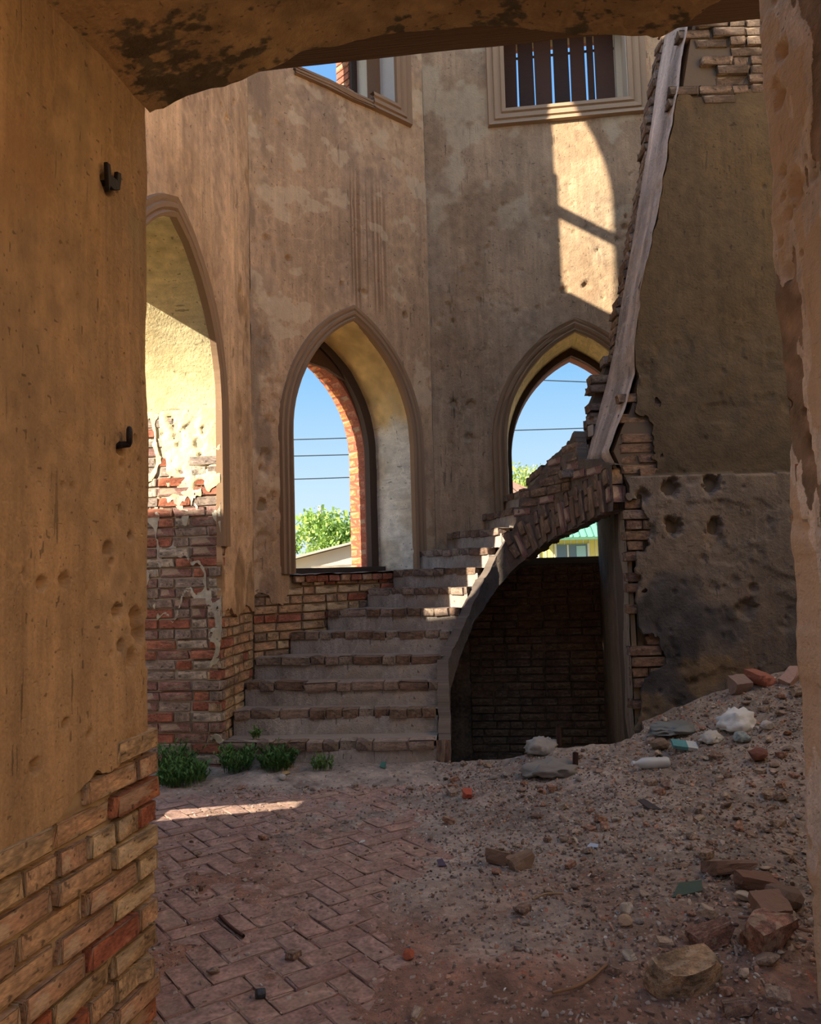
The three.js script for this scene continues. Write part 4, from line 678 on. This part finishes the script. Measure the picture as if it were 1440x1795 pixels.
// gravel too small to count
{
  const mk = (n, col, spread, s0, s1, name, label, rightBias) => {
    const im = new THREE.InstancedMesh(stoneGeo(40 + n % 7, .6, 0), new THREE.MeshStandardMaterial({ color: 0xffffff, roughness: .95 }), n), m = new THREE.Matrix4(), q = new THREE.Quaternion(), e = new THREE.Euler(), c = new THREE.Color(); let k = 0, t = 0;
    while (k < n && t++ < n * 40) { const X = rr(-1.4, 2.9), d = rr(2.35, 5.8); if (!inFloor(X, d)) continue; const dens = rightBias ? .16 + .9 * sm(-.2, .9, X + .15 * (d - 3.5) + .3 * fbm(X * 2, d * 2, 3)) + .5 * sm(5.1, 5.5, d) + .25 * sm(.15, .3, fbm(X * 3 + 4, d * 3, 3)) : .35; if (rnd() > dens) continue;
      const s = rr(s0, s1) * (rnd() < .1 ? 1.5 : 1); e.set(rr(0, 6), rr(0, 6), rr(0, 6)); q.setFromEuler(e); m.compose(V(X, Math.max(ground(X, d), -.004) + s * .12, d), q, new THREE.Vector3(s * rr(.7, 1.5), s * rr(.5, 1), s)); im.setMatrixAt(k, m); const b = pick(col); c.setRGB(b[0] / 255, b[1] / 255, b[2] / 255, THREE.SRGBColorSpace).multiplyScalar(rr(.75, 1.2)); im.setColorAt(k, c); k++; }
    im.count = k; im.name = name; im.userData = { label, category: 'gravel', kind: 'stuff' }; scene.add(im);
  };
  mk(17000, [[176, 154, 138], [160, 138, 122], [182, 142, 118], [140, 120, 108], [184, 172, 160], [122, 98, 84]], 1, .006, .022, 'gravel', 'fine brown gravel and mortar crumbs strewn over the floor', true);
  mk(1100, [[214, 206, 196], [196, 190, 184], [226, 222, 214], [188, 200, 200]], 1, .006, .016, 'pale_chips', 'tiny pale plaster and glass chips strewn over the rubble', true);
}

// ---------- litter and fittings ----------
seed = 91;
const onGround = (X, d) => Math.max(ground(X, d), -.004);
{
  // clear plastic bottle lying on its side
  const b = top(new THREE.Group(), 'plastic_bottle', 'crushed clear plastic bottle lying on the rubble in front of the recess', 'bottle');
  const prof = [[0, 0], [.030, .002], [.034, .012], [.032, .05], [.034, .06], [.031, .07], [.034, .085], [.034, .14], [.030, .165], [.018, .19], [.013, .2], [.013, .215]].map((p) => new THREE.Vector2(...p));
  const plast = new THREE.MeshPhysicalMaterial({ color: 0xe6ebee, roughness: .25, transmission: .35, thickness: 0, ior: 1.4 });
  part(new THREE.LatheGeometry(prof, 18), plast, 'bottle_body', b); part(new THREE.CylinderGeometry(.015, .015, .016, 14).translate(0, .221, 0), flat(230, 232, 236, .5), 'cap', b);
  b.rotation.set(0, .1, 1.55); b.position.copy(V(1.51, onGround(1.4, 4.94) + .03, 4.94));
}
function crumpled(n, r, hgt, mat, X, d, name, label, cat, sx = 1) {
  const g = new THREE.IcosahedronGeometry(1, 5), p = g.attributes.position;
  for (let i = 0; i < p.count; i++) { const v = new THREE.Vector3().fromBufferAttribute(p, i), k = 1 + .5 * fbm(v.x * 2.2 + n, v.z * 2.2 + v.y, 4) + .5 * Math.abs(fbm(v.x * 6 + n, v.z * 6 - v.y * 5, 4)) - .25 * Math.abs(fbm(v.x * 13 + n * 3, v.z * 12 + v.y * 9, 3)); p.setXYZ(i, v.x * r * k * sx, Math.max(v.y, -.25) * hgt * k, v.z * r * k); }
  const h = mergeVertices(g.deleteAttribute('normal')); h.computeVertexNormals(); const m = new THREE.Mesh(h, mat); m.position.copy(V(X, onGround(X, d) + hgt * .22, d)); return top(m, name, label, cat);
}
crumpled(1, .10, .085, flat(226, 226, 222, .6), 2.03, 5.22, 'plastic_bag', 'crumpled white plastic bag on the rubble mound', 'bag', 1.1);
crumpled(5, .11, .05, flat(120, 124, 122, .5), 1.70, 5.45, 'plastic_film', 'grey translucent plastic film at the foot of the cross wall', 'plastic', 1.4);
crumpled(9, .065, .05, flat(196, 192, 184, .7), 1.845, 5.13, 'paper_lump', 'small crumpled pale paper below the white bag', 'paper');
crumpled(13, .05, .035, flat(150, 160, 156, .6), 1.98, 5.0, 'paper_lump', 'small greyish crumpled wrapper right of the pale paper', 'paper');
crumpled(17, .10, .075, flat(160, 154, 146, .9), .83, 5.52, 'concrete_lump', 'pale concrete lump at the lip of the pit with an iron pipe behind', 'concrete', 1.1);
crumpled(21, .12, .07, flat(140, 134, 126, .9), .86, 5.2, 'concrete_lump', 'larger grey concrete lump in front of the pit with a rusty stub', 'concrete', 1.35);
{
  const rust = flat(74, 52, 44, .8, { metalness: .4 });
  const pipe = (X, d, h, r, label, tilt) => { const g = new THREE.LatheGeometry([[r * .7, h], [r, h], [r * .97, h * .5], [r, 0], [r * .7, 0]].map((p) => new THREE.Vector2(...p)), 14); const m = new THREE.Mesh(g, rust); m.rotation.z = tilt; m.position.copy(V(X, onGround(X, d) - .03, d)); top(m, 'iron_pipe', label, 'pipe'); };
  pipe(.955, 5.50, .15, .017, 'rusty iron pipe standing upright at the lip of the pit', .03);
  pipe(.995, 5.2, .12, .018, 'short rusty pipe stub beside the larger concrete lump', -.06);
  pipe(1.47, 4.98, .075, .02, 'dark iron stub behind the plastic bottle', .05);
  // turquoise packet
  const pk = top(new THREE.Group(), 'packet', 'flat turquoise and white packet lying on the rubble mound', 'packet');
  part(new THREE.BoxGeometry(.15, .02, .09, 4, 1, 3), flat(92, 156, 160, .5), 'wrapper', pk); part(box(.06, .022, .091, .046, 0, 0), flat(206, 212, 212, .5), 'label_band', pk);
  pk.position.copy(V(1.67, onGround(1.67, 5.13) + .035, 5.13)); pk.rotation.set(.28, -.15, -.1);
  const glassG = new THREE.MeshPhysicalMaterial({ color: 0x2c7a46, roughness: .1, transmission: .5, thickness: 0 });
  const shard = (X, d, s, mat, label, cat = 'glass', name = 'glass_shard') => { const sh = new THREE.Shape([new THREE.Vector2(-s, -s * .35), new THREE.Vector2(s * .7, -s * .5), new THREE.Vector2(s, s * .2), new THREE.Vector2(-s * .2, s * .5)]); const g = new THREE.ExtrudeGeometry(sh, { depth: .004, bevelEnabled: true, bevelSize: .001, bevelThickness: .001, bevelSegments: 1 }); const m = new THREE.Mesh(g, mat); m.rotation.set(-1.2, rr(-.3, .3), rr(0, 3)); m.position.copy(V(X, onGround(X, d) + s * .25, d)); top(m, name, label, cat); };
  shard(-.24, 5.70, .045, glassG, 'bright green bottle shard at the foot of the first step');
  shard(1.05, 3.29, .07, flat(70, 84, 58, .5), 'dull green glass sliver in the rubble near the wall pile');
  shard(.10, 3.93, .035, flat(86, 74, 96, .4), 'purplish glass shard where the paving meets the rubble');
  shard(.81, 3.89, .03, flat(178, 194, 214, .4), 'pale blue wrapper scrap among the rubble', 'wrapper', 'wrapper');
  shard(1.2, 4.3, .06, flat(62, 58, 66, .6), 'dark grey plastic strip on the mound', 'plastic', 'plastic_strip');
  shard(-.30, 4.3, .018, flat(214, 214, 206, .5), 'tiny pale scrap on the brick paving left of the rubble', 'scrap', 'plastic_scrap');
  // black cap
  const cap = new THREE.Mesh(new THREE.LatheGeometry([[0, .03], [.014, .03], [.016, .026], [.016, 0], [.013, 0]].map((p) => new THREE.Vector2(...p)), 18), flat(46, 50, 56, .4)); cap.rotation.set(0, .4, 1.45); cap.position.copy(V(-.53, onGround(-.54, 2.79) + .016, 2.79)); top(cap, 'bottle_cap', 'small black bottle cap on the paving near the left wall', 'cap');
  // twigs
  const twig = (pts, r, col, label) => top(new THREE.Mesh(tube(pts.map(([X, d, up]) => V(X, onGround(X, d) + up, d)), r, 16, 6), col), 'twig', label, 'twig');
  twig([[.61, 2.78, .02], [.53, 2.69, .014], [.47, 2.63, .016], [.40, 2.61, .01]], .0055, flat(150, 112, 80), 'brown bent twig near the bottom edge of the floor');
  twig([[.45, 3.37, .012], [.51, 3.4, .014], [.58, 3.39, .01]], .005, flat(176, 146, 112), 'pale straight twig on the dirt in mid floor');
  twig([[-.83, 3.42, .012], [-.77, 3.33, .01], [-.69, 3.22, .014]], .007, flat(92, 58, 44), 'dark rusty stick on the paving by the left wall');
  twig([[.74, 4.02, .012], [.745, 3.97, .03], [.75, 3.93, .012]], .006, flat(206, 186, 160), 'short pale splinter standing in the rubble');
  twig([[1.12, 2.95, .05], [1.2, 2.88, .06], [1.3, 2.8, .05]], .006, flat(150, 118, 98), 'thin stick across the bricks by the right wall');
}
// iron bracket and ring eye in the left passage wall
{
  const iron = flat(46, 40, 38, .6, { metalness: .5 });
  const at = (s, h, w) => pathMap(PL)(s, h, w);
  const br = top(new THREE.Group(), 'wall_bracket', 'black forged iron bracket with two upturned ends in the left wall', 'bracket');
  const fr = pathFrame(PL, .672, 2.575, .0); br.position.copy(fr.pos); br.quaternion.copy(fr.q); br.scale.set(.62, .55, .8);
  const sh = new THREE.Shape([[-.05, .075], [-.03, .075], [-.022, .02], [.03, .02], [.036, .07], [.06, .075], [.062, .04], [.05, -.02], [.0, -.045], [-.028, -.04], [-.04, -.075]].map((p) => new THREE.Vector2(...p)));
  part(new THREE.ExtrudeGeometry(sh, { depth: .012, bevelEnabled: true, bevelSize: .003, bevelThickness: .003, bevelSegments: 1 }).translate(0, 0, .012), iron, 'hook_plate', br);
  part(box(.022, .022, .06, -.012, -.01, -.01), iron, 'spike', br);
  const rg = top(new THREE.Group(), 'ring_eye', 'small dark iron ring eye at mid height of the left wall', 'ring');
  const f2 = pathFrame(PL, .614, 1.815, 0); rg.position.copy(f2.pos); rg.quaternion.copy(f2.q);
  part(new THREE.TorusGeometry(.021, .008, 8, 18).rotateY(.5).translate(0, .006, .034), iron, 'ring', rg); part(new THREE.CylinderGeometry(.009, .012, .05, 8).rotateX(Math.PI / 2).translate(-.004, -.02, .012), iron, 'shank', rg);
}
// weeds by the doorway and the first step
{
  const greens = [flat(98, 142, 70, .8), flat(84, 128, 62, .8), flat(118, 152, 80, .8)];
  const weed = (X, d, r, hgt, n, label, mi) => {
    const gs = [], ss = [];
    for (let i = 0; i < n; i++) { const a = rr(0, 6.28), q = r * Math.sqrt(rnd()), L = hgt * rr(.45, 1.1) * (1 - .45 * q / r), lean = rr(.1, .6), bx = q * Math.cos(a) * .8, bz = q * Math.sin(a) * .8, ex = bx + Math.cos(a) * L * lean, ez = bz + Math.sin(a) * L * lean;
      const c = new THREE.QuadraticBezierCurve3(new THREE.Vector3(bx, 0, bz), new THREE.Vector3(bx, L * .7, bz), new THREE.Vector3(ex, L, ez));
      ss.push(new THREE.TubeGeometry(c, 4, .0014, 3));
      for (let k = 0; k < 13; k++) { const p = c.getPoint(.2 + .8 * k / 12), b = rr(0, 6.28), l = rr(.014, .034), w = l * .16, g = new THREE.PlaneGeometry(w * 2, l); g.translate(0, l / 2, 0); g.rotateX(rr(.3, 1.2)); g.rotateY(b); g.translate(p.x, p.y, p.z); gs.push(g); } }
    const o = top(new THREE.Group(), 'weed_clump', label, 'weeds'); part(mergeGeometries(ss), greens[1], 'stems', o); const lf = part(mergeGeometries(gs), greens[mi], 'leaves', o); lf.userData.kind = 'stuff';
    o.position.copy(V(X, onGround(X, d) - .01, d)); };
  weed(-1.6, 5.6, .19, .20, 190, 'dense feathery green weeds on the doorway threshold at the far left', 0);
  weed(-1.72, 5.83, .13, .30, 90, 'taller loose weeds against the bare brick door jamb', 1);
  weed(-1.27, 5.8, .12, .22, 90, 'green weeds in the corner between door jamb and first step', 0);
  weed(-.98, 5.75, .14, .19, 130, 'green weeds growing in front of the first step', 1);
  weed(-.66, 5.72, .09, .15, 26, 'sparse small weeds at the first step right of the clumps', 2);
  weed(-1.18, 6.03, .035, .1, 14, 'single small weed sprouting on the first stair tread', 2);
}
{ const o = scene.children.find((c) => c.name === 'weed_clump_005'); if (o) o.position.y = .2; }

// ---------- outside ----------
seed = 101;
struct(new THREE.Mesh(new THREE.PlaneGeometry(240, 240, 1, 1).rotateX(-Math.PI / 2).translate(0, -.75, -20), flat(176, 158, 120)), 'ground_outside', 'dry sunlit ground around the ruin');
{ // lone gable wall added out of view to shade the doorway jamb
  const o = top(new THREE.Group(), 'added_gable', 'unseen gable wall added left of the ruin to shade the doorway', 'ruin');
  const X0 = -6.6, pr = [[-2.2, -.75], [4.6, -.75], [4.6, 3.43], [1.2, 5.75], [-2.2, 3.43]], sh = new THREE.Shape(pr.map((p) => new THREE.Vector2(...p)));
  const sl = [[2.45, .46], [2.72, .46], [3.17, 1.03], [2.98, 1.03]].map(([u, h]) => { const p = pathMap(PA)(u, h, -.85), X = p.x, k = X - X0; return [-p.z - .68 * k, h + .58 * k]; });  // slot shaped to pass the strip of sun on the floor
  const grow = [[sl[0][0] + .12, sl[0][1] - .12], [sl[1][0] - .02, sl[1][1] - .12], [sl[2][0] - .14, sl[2][1] + .1], [sl[3][0] + .0, sl[3][1] + .1]];
  const hole = sl.map(([d, h]) => [d, h]), cx = hole.reduce((a, p) => a + p[0], 0) / 4, ch = hole.reduce((a, p) => a + p[1], 0) / 4;
  sh.holes.push(new THREE.Path(hole.map(([d, h]) => new THREE.Vector2(cx + (d - cx) * 1.35, ch + (h - ch) * 1.35))));
  const g = new THREE.ExtrudeGeometry(sh, { depth: .1, bevelEnabled: false }); g.rotateY(Math.PI / 2); g.translate(X0 - .1, 0, 0); part(g, flat(190, 160, 130), 'gable_wall', o);
}
function tree(X, d, h, r, n, col, label, base = .28) {
  const o = top(new THREE.Group(), 'tree', label, 'tree', undefined), lm = col.map((c) => new THREE.MeshPhysicalMaterial({ color: new THREE.Color(`rgb(${c.join()})`), roughness: 1, transmission: .35, thickness: 0 }));
  part(tube([new THREE.Vector3(0, -.9, 0), new THREE.Vector3(.1, h * .35, .05), new THREE.Vector3(-.05, h * .7, 0)], .09 + r * .03, 8, 7), flat(92, 74, 56), 'trunk', o);
  const blobs = Array.from({ length: 22 }, () => { const a = rr(0, 6.28), q = Math.sqrt(rnd()), y = rr(base, .85); return [Math.cos(a) * q * r * .75, h * y, Math.sin(a) * q * r * .75, r * rr(.34, .56) * (1.15 - .5 * y)]; });
  const gs = lm.map(() => []);
  for (let i = 0; i < n; i++) { const b = blobs[i % blobs.length], v = new THREE.Vector3(rr(-1, 1), rr(-1, 1), rr(-1, 1)); if (v.lengthSq() > 1) { continue; } v.normalize().multiplyScalar(b[3] * (.55 + .6 * rnd())); const s = rr(.05, .11), g = new THREE.PlaneGeometry(s, s * 1.6); g.rotateX(rr(0, 6)); g.rotateY(rr(0, 6)); g.translate(b[0] + v.x, b[1] + v.y, b[2] + v.z); gs[i % gs.length].push(g); }
  gs.forEach((g, i) => { const f = part(mergeGeometries(g), lm[i], 'foliage', o); f.userData.kind = 'stuff'; });
  o.position.copy(V(X, -.6, d)); o.children.forEach((c) => { c.position.y = 0; }); return o;
}
const leafA = [[160, 190, 92], [132, 166, 76], [184, 204, 104]], leafB = [[180, 198, 98], [158, 180, 84], [204, 214, 120]];
tree(-2.5, 30, 4.3, 2.1, 20000, leafA, 'tallest bright green tree seen through the left pointed window');
tree(-6.0, 32.5, 4.0, 1.6, 13000, leafA, 'lower green tree at the left edge of the left pointed window');
tree(-10.6, 35, 4.6, 1.8, 3000, leafB, 'green tree further left behind the left window jamb');
tree(-4.3, 27.6, 2.7, 1.1, 9000, leafB, 'yellowish bush in front of the trees outside the left window');
tree(.1, 28.9, 3.8, 1.1, 9000, leafA, 'green tree behind the brick jamb of the left window');
tree(5.2, 40, 8.0, 2.5, 20000, leafB, 'light green tree above the brown roof in the right pointed window', .45);
tree(10.4, 41, 6.2, 2.2, 3000, leafA, 'green tree further right beyond the brown roof');
{
  const post = (o, x, z, h0, h1, r, m, name) => part(new THREE.CylinderGeometry(r, r, h1 - h0, 8).translate(x, (h0 + h1) / 2, z), m, name, o);
  // low shed outside the left window
  const sh = top(new THREE.Group(), 'shed', 'low grey shed with a slanting roof outside the left window', 'shed');
  const wallM = flat(196, 184, 164), roofM = flat(172, 160, 146), tin = flat(150, 140, 130);
  const gable = new THREE.Shape([[-2.6, -.75], [2.4, -.75], [2.4, 1.75], [.6, 2.28], [-2.6, 1.55]].map((p) => new THREE.Vector2(...p)));
  part(new THREE.ExtrudeGeometry(gable, { depth: 3, bevelEnabled: false }).translate(-1.6, 0, -25), wallM, 'shed_wall', sh);
  part(beamBetween(new THREE.Vector3(-4.4, 1.55, -23.4), new THREE.Vector3(-1.0, 2.33, -23.4), .06, 3.4, .01), roofM, 'roof_slope', sh); part(beamBetween(new THREE.Vector3(-1.02, 2.33, -23.4), new THREE.Vector3(1.0, 1.75, -23.4), .06, 3.4, .01), roofM, 'roof_slope', sh);
  for (let i = 0; i < 16; i++) part(box(.1, .9, .04, -4.0 + i * .16, 1.0, -21.98), [wallM, tin][i % 2], 'board', sh);
  const cr = top(new THREE.Mesh(beamBetween(new THREE.Vector3(-2.6, 1.56, -21.3), new THREE.Vector3(-.2, 1.62, -21.3), .04, 1.1, .02), tin), 'awning', 'corrugated tin lean-to roof in front of the low shed', 'roof');
  // mast
  top(new THREE.Mesh(new THREE.CylinderGeometry(.12, .16, 6.2, 8).translate(-5.4, 2.3, -48), flat(214, 210, 206)), 'chimney_mast', 'thin pale mast above the trees in the left window', 'mast');
  // yellow house with green awning
  const h = top(new THREE.Group(), 'yellow_house', 'yellow boarded house with green awning seen under the stair arch', 'house');
  const yel = flat(222, 206, 120), wht = flat(224, 216, 196), grn = flat(110, 166, 140), gl = new THREE.MeshStandardMaterial({ color: 0x5a6f7c, roughness: .15 });
  part(box(5.4, 3.1, 3, 6.6, .75, -28), yel, 'house_wall', h);
  for (let i = 0; i < 26; i++) part(box(.03, 3.1, .03, 4.0 + i * .205, .75, -26.49), wht, 'batten', h);
  { const wn = part(box(1.05, 1.1, .06, 5.25, 1.55, -26.46), gl, 'window', h); part(box(.05, 1.1, .07, 5.12, 1.55, -26.45), wht, 'mullion', wn); part(box(.3, 1.0, .02, 5.55, 1.55, -26.42), flat(160, 196, 198), 'curtain', wn); part(box(.06, 1.16, .08, 4.72, 1.55, -26.45), wht, 'frame_side', wn); part(box(.06, 1.16, .08, 5.79, 1.55, -26.45), wht, 'frame_side', wn); }
  part(box(5.8, .1, 1.2, 6.6, 0, 0).rotateX(.62).translate(0, 2.62, -26.1), grn, 'awning', h); for (let i = 0; i < 26; i++) part(box(.04, .03, 1.2, 3.8 + i * .22, .06, 0).rotateX(.62).translate(0, 2.62, -26.1), flat(96, 150, 128), 'awning_rib', h);
  part(box(.3, 3.1, .1, 4.02, .75, -26.46), wht, 'corner_board', h);
  const fence = top(new THREE.Group(), 'fence', 'pale board fence left of the yellow house', 'fence'); for (let i = 0; i < 23; i++) part(box(.21, 2.9, .05, -1.2 + i * .22, .85 + .03 * Math.sin(i * 5), -27.2), [wht, flat(216, 200, 180)][i % 2], 'board', fence);
  const ph = top(new THREE.Group(), 'pink_house', 'house wall with a brown hipped roof beyond the right pointed window', 'house');
  part(box(7, 4.0, 4, 3.6, 1.25, -33), flat(214, 190, 170), 'house_wall', ph);
  { const g = new THREE.ConeGeometry(1, 1, 4, 1).rotateY(Math.PI / 4).scale(5.6, 2.2, 3.6).translate(3.2, 4.3, -33); part(g, flat(186, 140, 112), 'hipped_roof', ph);
    for (let i = 0; i < 7; i++) part(beamBetween(new THREE.Vector3(.6 + i * .9, 3.3, -30.4), new THREE.Vector3(1.9 + i * .36, 4.85, -31.9), .02, .03), flat(150, 112, 90), 'roof_seam', ph); }
  // overhead wires
  const wireM = flat(40, 52, 66, .7); const wire = (a, b, sag, label) => { const m = a.clone().add(b).multiplyScalar(.5); m.y -= sag; top(new THREE.Mesh(tube([a, m, b], .016, 30, 5), wireM), 'overhead_wire', label, 'wire'); };
  const hAt = (y, d) => 1.4 + (1004 - y) * d / 1413;
  wire(V(-9, hAt(762, 22), 22), V(1.3, hAt(766, 22), 22), .05, 'topmost overhead wire crossing the left window');
  wire(V(-9, hAt(789, 22), 22), V(1.3, hAt(797, 22), 22), .05, 'middle overhead wire crossing the left window');
  wire(V(-9, hAt(833, 22), 22), V(1.3, hAt(836, 22), 22), .05, 'lowest overhead wire crossing the left window');
  wire(V(1.3, hAt(662, 22), 22), V(11, hAt(697, 22), 22), .06, 'thick overhead wire high in the right pointed window');
  wire(V(1.3, hAt(762, 22), 22), V(11, hAt(756, 22), 22), .03, 'thin overhead wire low in the right pointed window');
  const pole = (X, label) => { const o = top(new THREE.Group(), 'utility_pole', label, 'pole'); part(new THREE.CylinderGeometry(.09, .13, 8, 10).translate(X, 3.25, -22.14), flat(120, 104, 88), 'mast', o); for (const y of [762, 789, 833]) part(box(.5, .06, .12, X, hAt(y, 22), -22.06), flat(96, 84, 74), 'crossarm', o); };
  pole(-9, 'wooden utility pole at the left end of the wires'); pole(1.3, 'wooden utility pole hidden behind the apse corner'); pole(11, 'wooden utility pole at the right end of the wires');
}

scene.traverse((o) => { if (o.isMesh) { o.castShadow = true; o.receiveShadow = true; } });
renderer.render(scene, camera);
